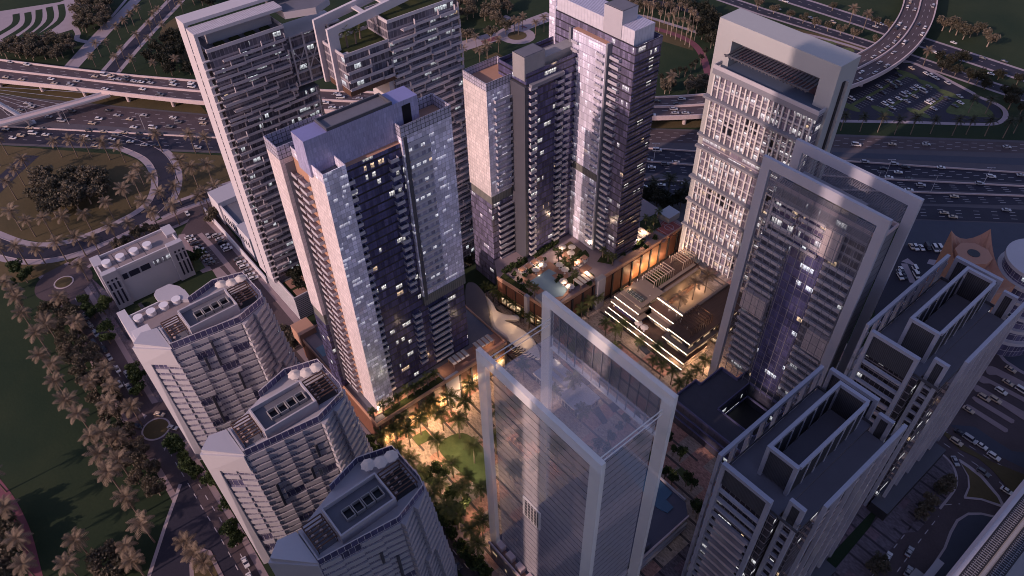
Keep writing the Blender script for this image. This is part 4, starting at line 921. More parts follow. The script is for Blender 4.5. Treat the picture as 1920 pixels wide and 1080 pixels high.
PL = thing('podium', 'white louvred garden podium under the folded plate apartment tower', 'podium', (-262, 92, 0))
LVW = lines('white_louvre_wall', (.52, .50, .53), (.10, .10, .12), 1.1, .42, 1)
MB().box(-278, 75, .1, -247.4, 128, 13.6, 0, 1).build('hall', [LVW, ROOFG], PL)
ring_wall(MB(), -278.3, 74.7, -247.1, 128.3, 13.603, 14.8, .5).build('parapet', PLATE, PL)
MB().box(-260.5, 76, 13.603, -248, 118, 14.0).build('garden', GARDEN, PL); MB().box(-260, 77, 14.003, -254, 85, 14.3).build('terrace', TERRA, PL); MB().box(-252.5, 77, 14.003, -248.2, 82, 14.3).build('terrace', TERRA, PL)
LB = thing('apartment_tower', 'rose white apartment tower with a hanging wing behind the front glass tower', 'tower', (-233, 140, 0))
MB().box(-241, 110.4, 112.6, -226.6, 129, 125.4, 0, 1).build('hanging_wing', [APT, GARDEN], LB); MB().box(-241, 110.4, 110.2, -226.4, 131, 112.597).build('wing_soffit', WOODD, LB)
MB().box(-241, 129.003, .2, -226.6, 160, 132, 0, 1).build('flats', [APT, GARDEN], LB)
for x, dz in ((-242.7, .3), (-233.4, 0)):
    MB().slab_x([(108.7, 110.6), (113.0, 110.0), (112.6, 131.4+dz), (160, 136.6+dz), (160, 140+dz), (108.7, 134+dz)], x, x+1.2).build('folded_frame', PLATE, LB)
for k in range(4): MB().box(-241.5, 124+k*9, 134.2+k, -233.4, 126+k*9, 134.8+k).build('roof_tie', PLATE, LB)
repeats(LB, 'plate_fin', MB().box(0, -1.2, 0, 1.0, 1.3, .4), PLATE, [(x, 112.2, 112+3.3*k) for k in range(5) for x in (-236.2, -229.6)])
slabs(LB, -226.6, 129, 160, 16, 130, 4); slabs(LB, -226.6, 110.4, 129, 112.6, 124, 8, 'wing_balcony')
ring_wall(MB(), -241, 110.2, -226.2, 129, 125.403, 126.6, .35, 0, 'N').build('parapet', SLAB, LB); ring_wall(MB(), -241, 129, -226.2, 160.3, 132.003, 133.2, .35).build('parapet', PLATE, LB)
for z in range(40, 110, 8): MB().box(-230, 126.6, z, -227.4, 129, z+.5).build('core_ledge', PLATE, LB)
MB().box(-240.6, 127, 30, -227.2, 128.997, 110).build('core_wall', PLATE, LB)
# ================================================================ three stepped blocks in the lower left
BKG = facade('block_glass', 1.7, 3.2, (.085, .08, .15), (.38, .36, .41), .14, .2, None, .03, (.85, .92, 1.0), 2.0, .15, .5, 0, .4, .1)
BAND = plain('block_band', (.40, .385, .43), .65, .07, .2); BLIND = plain('block_blank_wall', (.47, .45, .49), .7, .05, .08)
PGL = facade('roof_rail_glass', 1.9, 2.6, (.085, .08, .17), (.62, .60, .64), .10, .10, None, 0, (1, 1, 1), 0, .15, .4, 61.1, .4, .2)
def block(dx, label, seed):
    t = thing('apartment_block', label, 'building', (-211+dx, 32, 0)); r = random.Random(seed)
    N = 19; fh = 3.2; H = 61.0
    lo = [(-206.7, 9.1), (-203.4, 19), (-199.5, 42), (-202.5, 56.5), (-206, 58), (-221, 57.5), (-224, 42), (-221, 30), (-214, 17.5), (-213, 13)]
    hi = [(-212.5, 8.2), (-203.6, 17.4), (-200.3, 40.3), (-204, 51), (-207, 51.8), (-220.6, 51.5), (-223.8, 41.4), (-220.8, 30.8), (-215.3, 17.1), (-216, 12)]
    poly = lambda z: [(a[0]+(b[0]-a[0])*z/H+dx, a[1]+(b[1]-a[1])*z/H) for a, b in zip(lo, hi)]
    b = MB(); zs_ = [.1]+[H*k/16 for k in range(1, 17)]; n_ = len(lo)
    for z in zs_: b.v += [(*p, z) for p in poly(z)]
    for j in range(16):
        for k in range(n_): l = (k+1) % n_; b.f.append((j*n_+k, j*n_+l, (j+1)*n_+l, (j+1)*n_+k)); b.m.append(0)
    b.face([(*p, H) for p in poly(H)], 1); b.build('glazed_body', [BKG, PALE], t)
    # pale skin of the blank west end
    for z0, z1, f in ((.1, 53.5, .2), (53.503, 61.4, .98)):
        b = MB(); P0, P1 = poly(z0), poly(z1); q = []
        for P, z in ((P0, z0), (P1, z1)):
            A, B = Vector((*P[0], 0)), Vector((*P[1], 0)); d = (B-A); n = Vector((d.y, -d.x, 0)).normalized()*.55; g = f if z < 54 else f
            q.append([(*(A+n-d*.06)[:2], z), (*(A+d*g+n)[:2], z), (*(A+d*g-n)[:2], z), (P[9][0]-.3, P[9][1]-.3, z)])
        b.hull(q[0], q[1]); b.build('blank_wall', BLIND, t)
    P = poly(H); b = MB(); b.hull([(*P[0], H+.403), (*P[1], H+.403), (*P[8], H+.403), (*P[9], H+.403)], [(P[0][0], P[0][1], H+2.2), (P[1][0], P[1][1], H+.9), (P[8][0], P[8][1], H+1.4), (P[9][0], P[9][1], H+2.0)]); b.build('roof_plate', BLIND, t)
    gaps = {(r.randrange(N), r.randrange(7)) for _ in range(9)}; piers = [(r.randrange(1, 6), r.randrange(0, N-4), r.choice((2, 3, 4))) for _ in range(6)]
    for k in range(N):
        z = .9+k*fh; P = poly(z); b = MB(); nz = 2.0; seg = 0
        for i in (0, 1, 2, 3, 4):
            if i == 0 and k > 16: continue
            A, B = Vector((*P[i], 0)), Vector((*P[i+1], 0))
            if i == 0: A = A.lerp(B, .2)
            d = (B-A); L = d.length; d /= L; n = Vector((d.y, -d.x, 0)); c = max(1, round(L/5.2)); w = L/c
            for m in range(c):
                seg += 1; p, q = A+d*(m*w), A+d*(m*w+w-.03)
                o0, o1 = ((.12, .55), (.15, .6), (1.9, .25), (.3, 1.0), (.3, 1.2))[i]
                o1 *= r.uniform(.75, 1.15)
                if (k, seg) in gaps: o0 = o1 = -.12
                f = lambda zz: [(*(p-n*.15)[:2], zz), (*(p+n*o0)[:2], zz), (*(q+n*o1)[:2], zz), (*(q-n*.15)[:2], zz)]
                b.hull(f(z), f(z+nz))
        b.build('spandrel_band', BAND, t)
    for s_, k0, c in piers:
        z = .9+k0*fh; P = poly(z); A, B = Vector((*P[1], 0)), Vector((*P[2], 0)); p = A.lerp(B, s_/6.0)
        MB().box(p.x-.3, p.y-.4, z, p.x+.75, p.y+.4, z+c*fh).build('dark_pilaster', DGREY, t)
    Pr = poly(H); gl = [Pr[k] for k in (1, 2, 3, 4, 5, 6, 7)]; b = MB(); c = MB()
    for k in range(len(gl)-1): b.bar((*gl[k], H+1.4), (*gl[k+1], H+1.4), .18, 2.7); c.bar((*gl[k], H+2.85), (*gl[k+1], H+2.85), .22, .18)
    o = b.build('roof_rail', PGL, t); c.build('top_rail', PLATE, o)
    MB().box(-215+dx, 17.5, H+.003, -204+dx, 18, H+1.6).build('roof_upstand', PALE, t)
    X0, X1, Y0, Y1 = -215.4+dx, -204.6+dx, 25.2, 42.6; b = MB(); ring_wall(b, X0, Y0, X1, Y1, H+.003, H+4.2, .5); hs = b.build('roof_house', PALE, t)
    MB().box(X0+.5, Y0+.5, H+2.2, X1-.5, Y1-.5, H+2.5).build('well_floor', ROOFG, hs)
    for k in range(4):
        wy = Y0+3.8+k*3.1; wl = MB(); ring_wall(wl, X0+4.0, wy, X0+7.6, wy+2.8, H+2.503, H+3.9, .22); wl.box(X0+4.25, wy+.25, H+2.503, X0+7.35, wy+2.55, H+2.6, 1); wl.build('skylight', [CONC, BLACK], hs)
    for y0, y1, xx0, xx1, wp in ((18.8, 24.6, -214.8+dx, -206+dx, 1), (43.2, 50.2, -215.2+dx, -205.6+dx, 0)):
        for k in range(8): MB().box(xx0+k*(xx1-xx0)/7.4, y0, H+2.9, xx0+k*(xx1-xx0)/7.4+.3, y1, H+3.2).build('pergola_slat', WOODD, t)
        b = MB(); b.box(xx0, y0-.2, H+2.6, xx1, y0+.1, H+2.897).box(xx0, y1-.1, H+2.6, xx1, y1+.2, H+2.897)
        for x in (xx0+.2, xx1-.4):
            for y in (y0, y1-.2): b.box(x, y, H+.003, x+.2, y+.2, H+2.597)
        b.build('pergola_post', WOODD, t)
        MB().box(xx0+.4, y0+.2, H+.003, xx1-.4, y1-.2, H+.15).build('roof_terrace', ROOFG if wp else CHAR, t)
        for k in range(7): MB().prism([(xx0+1.2+(k % 4)*2.0+.5*math.cos(a*1.047), y0+1.2+(k//4)*2.6+.5*math.sin(a*1.047)) for a in range(6)], H+.153, H+.9).build('table', UMBW, t)
    return t
UMBW = plain('table_top', (.55, .42, .38), .7, .06, .5); BXD = (0, 55.1, 98.9)
block(BXD[0], 'stepped white apartment block farthest back, against the round tanked houses', 21)
block(BXD[1], 'stepped white apartment block in the middle of the row of three', 22)
block(BXD[2], 'stepped white apartment block nearest the camera, beside the palm square', 23)
# ================================================================ low white blocks with round tanks
WIN = plain('dark_window', (.03, .03, .05), .15, .2, .5); LITW = facade('lit_room', 1.1, 3.4, (.3, .3, .34), (.1, .1, .12), .12, .2, None, 1.0, (.9, .92, 1.0), 1.2, .2, .5, 14, .3)
TANK = plain('tank_white', (.66, .64, .68), .5, .04, .3)
def tank(x, y, z, label):
    t = thing('water_tank', label, 'tank', (x, y, z), 'round white water tanks on the low roofs')
    MB().prism([(x+1.9*math.cos(k*.3142), y+1.9*math.sin(k*.3142)) for k in range(20)], z, z+2.1).build('drum', TANK, t)
    MB().prism([(x+2.02*math.cos(k*.3142), y+2.02*math.sin(k*.3142)) for k in range(20)], z+2.103, z+2.3).build('lid', TANK, t)
def flatroof(b, x0, y0, x1, y1, z): ring_wall(b, x0, y0, x1, y1, z, z+1.3, .6)
W1 = thing('service_block', 'long low white block with slit windows and four roof tanks', 'building', (-318, 32, 0))
MB().box(-325, 14.5, .1, -310.5, 50, 20, 0, 1).build('wall', [BLIND, plain('mauve_roof', (.24, .20, .21), .8, .1, .3)], W1)
for q in ((-325.8, 13.4, -318, 17.5), (-312.5, 13.8, -309.4, 20.5), (-325.8, 47, -318, 51.6), (-312.5, 44, -309.4, 51.2)): MB().box(q[0], q[1], .1, q[2], q[3], 21.6).build('corner_bay', PALE, W1)
b = MB(); flatroof(b, -325.2, 14.3, -310.3, 50.2, 20.003); b.build('parapet', WHITE, W1)
for y0, w, lit in ((21.6, 2.2, 0), (24.6, 4.6, 0), (30, 4.2, 0), (36, 3.6, 1), (40.4, 3.6, 1), (44.2, 1.8, 0)): MB().box(-310.49, y0, 14.2, -310.2, y0+w, 17.2).build('window', LITW if lit else WIN, W1)
for yb in (14.6, 46.0):
    for k in range(3):
        for z, h in ((16.8, 1.1), (12.0, 3.8), (3.0, 8.0)): MB().box(-309.39, yb+k*1.9, z, -309.2, yb+.8+k*1.9, z+h).build('slit_window', WIN, W1)
for k in range(3): MB().box(-324.4, 22.4+k*6.3, 20.003, -311, 22.6+k*6.3, 20.06).build('roof_joint', CHAR, W1)
for k, s in enumerate(('nearest the rounded gable end', 'second from the rounded gable end', 'third from the rounded gable end', 'next to the shaded roof corner')): tank(-317.5, 18.6+k*6.3, 20, 'round white tank on the long slit windowed block, '+s)
W2 = thing('service_block', 'lower white block with curved gable and tanks beside the stepped apartments', 'building', (-280, 24, 0))
MB().box(-290, 11.2, .1, -262, 14.8, 15.2).build('wall', BLIND, W2); MB().box(-285, 14.803, .1, -262, 40, 13.6, 0, 1).build('wall', [BLIND, MATS['mauve_roof']], W2)
MB().prism([(-290, 28), (-292.5, 30), (-292.5, 36), (-288, 39), (-283, 40), (-276, 40), (-285.003, 28)], 13.603, 15.4).build('curved_gable', PALE, W2)
b = MB(); flatroof(b, -285.2, 14.6, -268, 40, 13.603); b.build('parapet', WHITE, W2); MB().box(-272, 12, 13.8, -263, 19, 17.5).build('stair_house', WHITE, W2)
for k, s in enumerate(('at its outer end', 'second from its outer end', 'third from its outer end', 'nearest the stepped apartments')): tank(-280.6, 17.4+k*5.7, 13.6, 'round white tank on the curved gable block, '+s)
W3 = thing('villa_block', 'small white arched villa block tucked behind the folded plate tower', 'building', (-312, 82, 0))
MB().box(-346, 79.5, .1, -300, 92, 11, 0, 1).build('wall', [WHITE, ROOFG], W3); MB().box(-349, 78.6, .1, -336, 93, 14, 0, 1).build('wing', [WHITE, PALE], W3); MB().box(-312, 77.8, .1, -298, 90, 15, 0, 1).build('wing', [WHITE, PALE], W3)
b = MB(); flatroof(b, -346, 79.3, -300, 92.2, 11.003); b.build('parapet', WHITE, W3); MB().box(-352, 74.6, .1, -280, 75.2, 4.2).build('garden_wall', WHITE, W3)
for k in range(7): MB().box(-334+k*3.2, 79.3, 4, -332.6+k*3.2, 79.495, 7.4).build('window', WIN, W3)
for k in range(4): MB().box(-310+k*3, 77.6, 8, -309.2+k*3, 77.797, 11).build('window', WIN, W3)
# ================================================================ terraced pavilion mall with light strips
M = thing('terraced_mall', 'stepped mall with glowing edge strips, roof terraces and an open palm court', 'mall', (-137, 205, 0))
STRIP = glow('edge_light', (1.0, .80, .60), 3.6); MALLG = facade('mall_glass', 2.2, 3.4, (.10, .085, .09), (.10, .07, .05), .2, .3, None, .35, (1.0, .70, .40), 1.4, .15, .6, .2, .4, warm=1.0)
MALLB = facade('mall_blue_glass', 2.2, 3.4, (.055, .05, .13), (.12, .10, .12), .16, .2, None, .1, (1.0, .7, .4), 1.4, .12, .5, .2, .4, warm=1.0)
STONE = plain('mall_stone', (.20, .155, .13), .7, .1, .25); DECKM = wood('mall_deck', (.105, .06, .045)); COURTM = plain('court_paving', (.42, .32, .25), .7, .1, .3)
def storey(q, z0, z1, mat, edge=True, top=None, over=.9):
    x0, y0, x1, y1 = q
    MB().box(x0, y0, z0, x1, y1, z1-.7).build('storey', mat, M)
    s = MB().box(x0-over, y0-over, z1-.697, x1+over, y1+over, z1, 0, 1).build('floor_slab', [STONE, top or STONE], M)
    if edge: MB().box(x0-over, y0-over-.08, z1-.55, x1+over, y0-over-.003, z1-.15).build('edge_light', STRIP, M)
storey((-157.8, 183, -114.4, 198), .2, 3.2, MALLG); storey((-157.4, 184.2, -114.8, 198), 3.2, 5.6, MALLB, True, DECKM)
storey((-156.8, 185.2, -141.8, 199), 5.6, 9.0, MALLB); storey((-156.2, 186.4, -143.2, 200), 9.0, 11.8, STONE); storey((-154.4, 188, -143.6, 201), 11.8, 14.2, MALLG, False)
storey((-141.79, 191, -128, 197.5), 5.6, 9.0, MALLG); storey((-141.5, 193, -129, 198), 9.0, 12.6, STONE, True, DECKM)
storey((-127.6, 186.6, -115.4, 206), 5.6, 9.0, MALLG); storey((-127, 188.6, -116.4, 206), 9, 13.0, MALLG, True, DECKM)
MB().box(-157.8, 198.003, .2, -143.5, 229, 12.6, 0, 1).build('side_range', [STONE, DECKM], M); MB().box(-128.2, 206.003, .2, -114.8, 229, 12.6, 0, 1).build('side_range', [MALLG, DECKM], M)
MB().box(-143.4, 198.3, .2, -128.3, 229, 3.0, 0, 0).build('court_floor', COURTM, M)
b = MB(); b.box(-143.4, 198.1, 12.2, -128.3, 199.2, 13.5).box(-144.3, 199.203, 12.2, -142.9, 226, 13.5).box(-128.8, 199.203, 12.2, -127.6, 228, 13.5); b.build('court_rim', STONE, M)
MB().box(-143.4, 197.96, 12.5, -128.3, 198.09, 13.2).build('edge_light', STRIP, M); MB().box(-144.3, 227.6, 12.4, -128, 228.4, 13.4).build('court_rim', STONE, M)
for y0, y1 in ((199.2, 213), (216, 229)): MB().box(-155.6, y0, 12.603, -147.5, y1, 12.8).build('roof_garden', GARDEN if y0 < 210 else DECKM, M)
MB().box(-147.2, 201, 12.603, -145.6, 227, 13.7).build('rail_wall', STONE, M); MB().box(-143.2, 199.5, 3.003, -142.2, 226, 5.0).build('court_bench', TAN, M)
MB().box(-153.6, 189.3, 14.203, -144.8, 191.6, 15.2).build('glazed_lantern', facade('lantern_glass', 1.8, 1.2, (.06, .07, .06), (.4, .36, .3), .12, .1, None, 0, (1, 1, 1), 0, .2, .4), M)
def pergola(x0, y0, x1, y1, z0, h, n, label, mat=None):
    t = thing('pergola', label, 'pergola', ((x0+x1)/2, (y0+y1)/2, z0), 'ribbed pergolas on the mall roofs'); mat = mat or TAN
    for k in range(n):
        y = y0+(y1-y0)*k/(n-1); MB().box(x0, y, z0, x0+.25, y+.25, z0+h-.3).box(x1-.25, y, z0, x1, y+.25, z0+h-.3).box(x0, y, z0+h-.297, x1, y+.25, z0+h).build('portal_rib', mat, t)
    for x in (x0+.4, x1-.9): MB().box(x, y0+.253, z0+h-.6, x+.3, y1, z0+h-.3).build('beam', mat, t)
PRG = plain('pergola_metal', (.42, .32, .25), .5, .1, .3)
pergola(-154.5, 200.5, -147.6, 213.5, 12.8, 4.6, 9, 'ribbed pergola over the roof cafe nearest the bronze podium pier', PRG)
pergola(-154.8, 220, -147.6, 229.2, 12.8, 4.6, 7, 'ribbed pergola on the mall roof against the glowing finned tower', PRG)
pergola(-126.6, 190.5, -118, 204.5, 13.0, 4.2, 10, 'dark ribbed pergola over the mall corner terrace by the screened tower', WOODD)
# ================================================================ white sculpted canopy
T = thing('sculpted_canopy', 'white swooping canopy with a leaf slit and curved steps on the square', 'canopy', (-172, 138, 0))
CW = plain('canopy_white', (.62, .56, .50), .35, .04, .1)
out = [(910, 553), (918, 563), (925, 577), (932, 582), (944, 587), (956, 589), (970, 590), (974, 596), (966, 599), (949, 598), (945, 601), (958, 606), (972, 613), (986, 622), (1000, 634), (1008, 650), (1012, 664), (1010, 671), (1000, 668), (985, 662), (970, 657), (956, 650), (950, 636), (940, 628), (924, 616), (918, 600), (916, 583), (912, 565)]
P = smooth_px([tuple(G(x, y, 9)) for x, y in out], True, 3); cx = sum(p[0] for p in P)/len(P); cy = sum(p[1] for p in P)/len(P)
b = MB(); rings = []
for f, dz in ((1.0, -1.4), (1.0, -.5), (.93, .1), (.8, .45)): rings.append([(cx+(x-cx)*f, cy+(y-cy)*f, 9+dz) for x, y, z in P])
for a, c in zip(rings[:-1], rings[1:]):
    n = len(a); i = len(b.v); b.v += a+c
    for k in range(n): l = (k+1) % n; b.f.append((i+k, i+l, i+n+l, i+n+k)); b.m.append(0)
b.face(rings[0]); b.face(rings[-1]); b.build('shell', CW, T, True)
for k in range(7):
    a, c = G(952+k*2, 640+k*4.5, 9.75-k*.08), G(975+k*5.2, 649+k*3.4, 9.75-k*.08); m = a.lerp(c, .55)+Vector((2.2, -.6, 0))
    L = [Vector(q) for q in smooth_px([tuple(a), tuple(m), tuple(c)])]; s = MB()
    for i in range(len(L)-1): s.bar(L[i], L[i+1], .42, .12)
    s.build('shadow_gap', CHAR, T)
for x, y in ((925, 600), (960, 620), (990, 650)): q = G(x, y, 9); MB().tube([(q.x, q.y, .2), (q.x, q.y, 8)], .5, 10).build('column', CW, T)
T = thing('drop_off_roof', 'dark grey curved roof between the lilac tower and the white canopy', 'roof', (-190, 136, 0))
P = smooth_px([tuple(G(x, y, 11)) for x, y in ((874, 534), (888, 530), (900, 540), (909, 552), (914, 570), (917, 592), (922, 614), (925, 622), (905, 606), (886, 588), (874, 573))], True, 3)
MB().prism([(p[0], p[1]) for p in P], 10.2, 11).build('slab', DGREY, T); q = P[len(P)//2]
for k in (4, 14, 24): MB().tube([(P[k][0]*.97+q[0]*.03, P[k][1]*.97+q[1]*.03, .2), (P[k][0]*.97+q[0]*.03, P[k][1]*.97+q[1]*.03, 10.2)], .5, 8).build('column', DGREY, T)
# ================================================================ sandstone and drum buildings at the right edge
T = thing('sandstone_building', 'salmon sandstone building with concave roof rim and octagonal lantern', 'building', (-52, 285, 0))
SAND = plain('salmon_stone', (.36, .185, .13), .75, .1, .15)
r4 = [(-70, 290), (-60, 303), (-38, 277), (-48, 262)]; z = 42
R = []
for k in range(4):
    a, c = Vector((*r4[k], 0)), Vector((*r4[(k+1) % 4], 0))
    for i in range(6):
        f = i/6; R.append((*(a.lerp(c, f))[:2], z+5*(2*f-1)**2))
cen = Vector((sum(p[0] for p in r4)/4, sum(p[1] for p in r4)/4, 0))
b = MB(); b.hull([(p[0], p[1], .1) for p in R], [(p[0], p[1], p[2]) for p in R]); 
ins = [(cen.x+(p[0]-cen.x)*.72, cen.y+(p[1]-cen.y)*.72) for p in R]
b.f.pop(-2); b.m.pop(-2)
i = len(b.v); b.v += R+[(x, y, z-1.5) for x, y in ins]; n = len(R)
for k in range(n): l = (k+1) % n; b.f.append((i+k, i+l, i+n+l, i+n+k)); b.m.append(0)
b.face([(x, y, z-1.5) for x, y in ins]); b.build('body', SAND, T)
oc = [(cen.x-4+7*math.cos(k*.7854+.39), cen.y+4+7*math.sin(k*.7854+.39)) for k in range(8)]
b = MB(); b.prism(oc, z-1.4, z+2.2, 0); o = b.build('lantern', SAND, T)
MB().prism([(cen.x-4+2.4*math.cos(k*.3927), cen.y+4+2.4*math.sin(k*.3927)) for k in range(16)], z+2.203, z+2.35).build('round_opening', BLACK, o)
T = thing('drum_building', 'dark drum shaped building ringed with pale ledges at the picture edge', 'building', (-18, 285, 0))
c0 = G(1946, 508, 38); circ = lambda R: [(c0.x+R*math.cos(k*.1571), c0.y+R*math.sin(k*.1571)) for k in range(40)]
MB().prism(circ(13), .1, 42, 0, 1).build('body', [BKG, DGREY], T)
for k, zz in enumerate((8, 15, 22, 29, 36, 42)): MB().prism(circ(14.6-(.8 if k == 5 else 0)), zz, zz+1.6).build('ring_ledge', PALE, T)

# ================================================================ unseen slabs added behind the viewpoint to shade the right half of the scene
SHADE_SKIN = facade('plain_office', 2.4, 3.6, (.10, .10, .13), (.3, .29, .31), .3, 1.0, (.34, .33, .35), .08)
for x0, x1, w in ((-142, -96, 'nearest the stepped apartment blocks'), (-88, -8, 'directly behind the viewpoint'), (0, 90, 'beside the raised railway')):
    t = thing('shade_slab', 'unseen slab added to cast shade, '+w, 'tower', ((x0+x1)/2, -90, 0)); MB().box(x0, -112, .1, x1, -66, 262, 0, 1).build('office_block', [SHADE_SKIN, ROOFG], t); MB().box(x0+6, -104, 262.003, x1-6, -76, 267).build('plant_room', GREY, t)
# ================================================================ planting, vehicles, small things
ORD = 'first second third fourth fifth sixth seventh eighth ninth tenth eleventh twelfth thirteenth fourteenth fifteenth sixteenth seventeenth eighteenth nineteenth twentieth'.split()
TEN = {20: 'twenty', 30: 'thirty', 40: 'forty', 50: 'fifty'}
def ordw(k, n):
    if k == 0: return 'leftmost'
    if k == n-1: return 'rightmost'
    if k < 20: return ORD[k]+' from the left'
    d = (k+1)//10*10; r = (k+1)-d
    return (TEN[d]+'-'+ORD[r-1] if r else TEN[d][:-1]+'ieth')+' from the left'
def set_labels(objs, phrase):
    """objs: [(object, own words)]; each gets words + phrase + its place in the row as the photograph shows it"""
    by = {}
    for o, w in objs: by.setdefault(w, []).append(o)
    for w, L in by.items():
        L.sort(key=lambda o: proj(o.location)[0])
        for k, o in enumerate(L): o['label'] = f'{w} {phrase}' + (f', {ordw(k, len(L))}' if len(L) > 1 else ''); len(o['label'].split()) > 16 and print('LONG', o['label'])
def leafmat(name, a, b, rough=.6):
    nt = NT(name); oi = nt.add('ShaderNodeObjectInfo'); tc = nt.add('ShaderNodeTexCoord')
    n = nt.add('ShaderNodeTexNoise', i_Vector=tc.outputs['Object'], i_Scale=.55, i_Detail=3.0)
    f = nt.math('ADD', nt.math('MULTIPLY', oi.outputs['Random'], .55), nt.math('MULTIPLY_ADD', n.outputs[0], 1.2, -.4))
    c = nt.mix(nt.add('ShaderNodeClamp', i_0=f).outputs[0], a, b); p = nt.bsdf(c, rough, .25)
    tl = nt.add('ShaderNodeBsdfTranslucent', i_0=c); MATS[name] = nt.done(nt.add('ShaderNodeMixShader', i_0=.25, i_1=p.outputs[0], i_2=tl.outputs[0]).outputs[0]); return MATS[name]
FD = leafmat('frond_sunlit', (.13, .095, .065), (.24, .18, .13)); FG = leafmat('frond_green', (.045, .065, .020), (.13, .14, .05)); FK = leafmat('frond_dark', (.018, .024, .012), (.05, .05, .03))  # brown palm fronds have pink sunlight put into their colour
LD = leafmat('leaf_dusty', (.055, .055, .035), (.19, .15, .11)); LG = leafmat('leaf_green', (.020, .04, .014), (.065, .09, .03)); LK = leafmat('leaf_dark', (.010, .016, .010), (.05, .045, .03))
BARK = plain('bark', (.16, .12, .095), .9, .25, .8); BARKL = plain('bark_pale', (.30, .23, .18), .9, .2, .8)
def palm_meshes(seed, h, r, nf=17, nl=11, droop=1.0, tr=.26):
    q = random.Random(seed); t = MB(); lx, ly = q.uniform(-.3, .3), q.uniform(-.3, .3)
    t.tube([(0, 0, -.1), (lx*.4, ly*.4, h*.5), (lx, ly, h)], [tr*1.3, tr, tr*.85], 7); t.tube([(lx, ly, h-.7), (lx, ly, h+.3)], [tr*1.9, tr*1.2], 8)
    c = MB()
    for k in range(nf):
        az = 2*math.pi*(k*.381966)+q.uniform(-.2, .2); el = math.radians(72-100*(k/nf)+q.uniform(-8, 8)); L = r*q.uniform(.88, 1.1)
        d = Vector((math.cos(az), math.sin(az), 0)); s = Vector((-d.y, d.x, 0)); pts = []; p = Vector((lx, ly, h+.15)); e = el
        for j in range(nl+1): pts.append(p.copy()); st = L/nl; p = p+(d*math.cos(e)+Vector((0, 0, math.sin(e))))*st; e -= droop*(.07+.12*j/nl)*10/nl
        c.tube(pts[::3]+[pts[-1]], .05, 3, 0, False)
        for j in range(1, nl):
            f = j/nl; ll = r*.21*math.sin(math.pi*min(1, .18+f*.86))+.15; w = L/nl*.85
            tv = (pts[j+1]-pts[j]).normalized(); up = s.cross(tv)
            for sg in (1, -1):
                tip = pts[j]+s*(sg*ll)+tv*(ll*.75)-Vector((0, 0, 1))*(ll*.25)+up*q.uniform(-.1, .1)
                c.face([pts[j], pts[j]+tv*w, tip+tv*(w*.3), tip])
    return t, c
def broad_meshes(seed, h, r, n=950, base=.35):
    q = random.Random(seed); t = MB(); t.tube([(0, 0, -.1), (.1, 0, h*.3), (0, .1, h*.62)], [.32, .24, .16], 7); lobes = []
    for k in range(11):
        a = k*2.4+q.uniform(-.4, .4); rr_ = r*q.uniform(.25, .78) if k else 0; z = h*(base+.25)+q.uniform(-.12, .30)*h*(1.2-rr_/r)
        lobes.append((Vector((rr_*math.cos(a), rr_*math.sin(a), z)), r*q.uniform(.30, .5)))
        if k < 6: t.tube([(0, 0, h*.32), tuple(lobes[-1][0]*.6+Vector((0, 0, h*.14))), tuple(lobes[-1][0])], [.15, .1, .04], 5)
    c = MB()
    for k in range(n):
        o, R = lobes[q.randrange(len(lobes))]; v = Vector((q.gauss(0, 1), q.gauss(0, 1), q.gauss(0, .8))).normalized()*(R*q.random()**.35); p = o+v
        s = q.uniform(.28, .62)*(r/3.4)**.5; u = Vector((q.gauss(0, 1), q.gauss(0, 1), q.gauss(0, .6))).normalized(); w = u.cross(Vector((q.gauss(0, 1), q.gauss(0, 1), q.gauss(0, 1)))).normalized()
        c.face([p-u*s, p-w*(s*.6), p+u*s, p+w*(s*.6)])
    return t, c
PROTO = {}
def proto_tree(key, fn, lm, bk):
    t, c = fn; PROTO[key] = (t.mesh(key+'_trunk', bk), c.mesh(key+'_crown', lm))
for i in range(3):
    proto_tree(f'palm_d{i}', palm_meshes(10+i, 11.6+i*.5, 4.9), FD, BARK); proto_tree(f'palm_g{i}', palm_meshes(20+i, 10.2+i*.7, 4.5), FG, BARK); proto_tree(f'palm_k{i}', palm_meshes(26+i, 10.6+i*.5, 4.6), FK, BARK)
    proto_tree(f'fan_d{i}', palm_meshes(30+i, 14.5+i, 2.5, 26, 5, 1.6, .2), FD, BARKL); proto_tree(f'small_g{i}', palm_meshes(40+i, 4.2+i*.4, 2.3, 16, 6), FG, BARK)
    proto_tree(f'broad_d{i}', broad_meshes(50+i, 8.4+i*.7, 4.2), LD, BARKL); proto_tree(f'broad_g{i}', broad_meshes(60+i, 7+i*.6, 3.4), LG, BARK); proto_tree(f'broad_k{i}', broad_meshes(70+i, 9+i, 4.6), LK, BARK)
    proto_tree(f'lolly_g{i}', broad_meshes(80+i, 8.5+i*.4, 2.4, 600, .55), LG, BARKL); proto_tree(f'bush_g{i}', broad_meshes(90+i, 2.3, 1.5, 260, .15), LG, BARK); proto_tree(f'lolly_k{i}', broad_meshes(97+i, 7.5, 2.3, 420, .6), LK, BARK)
NT_ = [0]
def plant(name, key, loc, cat, group, s=1.0):
    NT_[0] += 1; o = thing(name, None, cat, loc, group, (NT_[0]*2.399) % 6.283); o.scale = (s,)*3
    t, c = PROTO[key+str(NT_[0] % 3)]
    for nm, me in (('trunk', t), ('crown', c)): q = bpy.data.objects.new(nm, me); COL.objects.link(q); q.parent = o
    return o
def grove(name, key, words, phrase, px, z=0.0, cat=None, s=(.9, 1.12), group=None):
    r = random.Random(len(px)+len(phrase)); L = []
    for x, y in px: L.append((plant(name, key, G(x, y, z), cat or name.replace('_', ' '), group or (words+' '+phrase), r.uniform(*s)), words))
    set_labels(L, phrase)
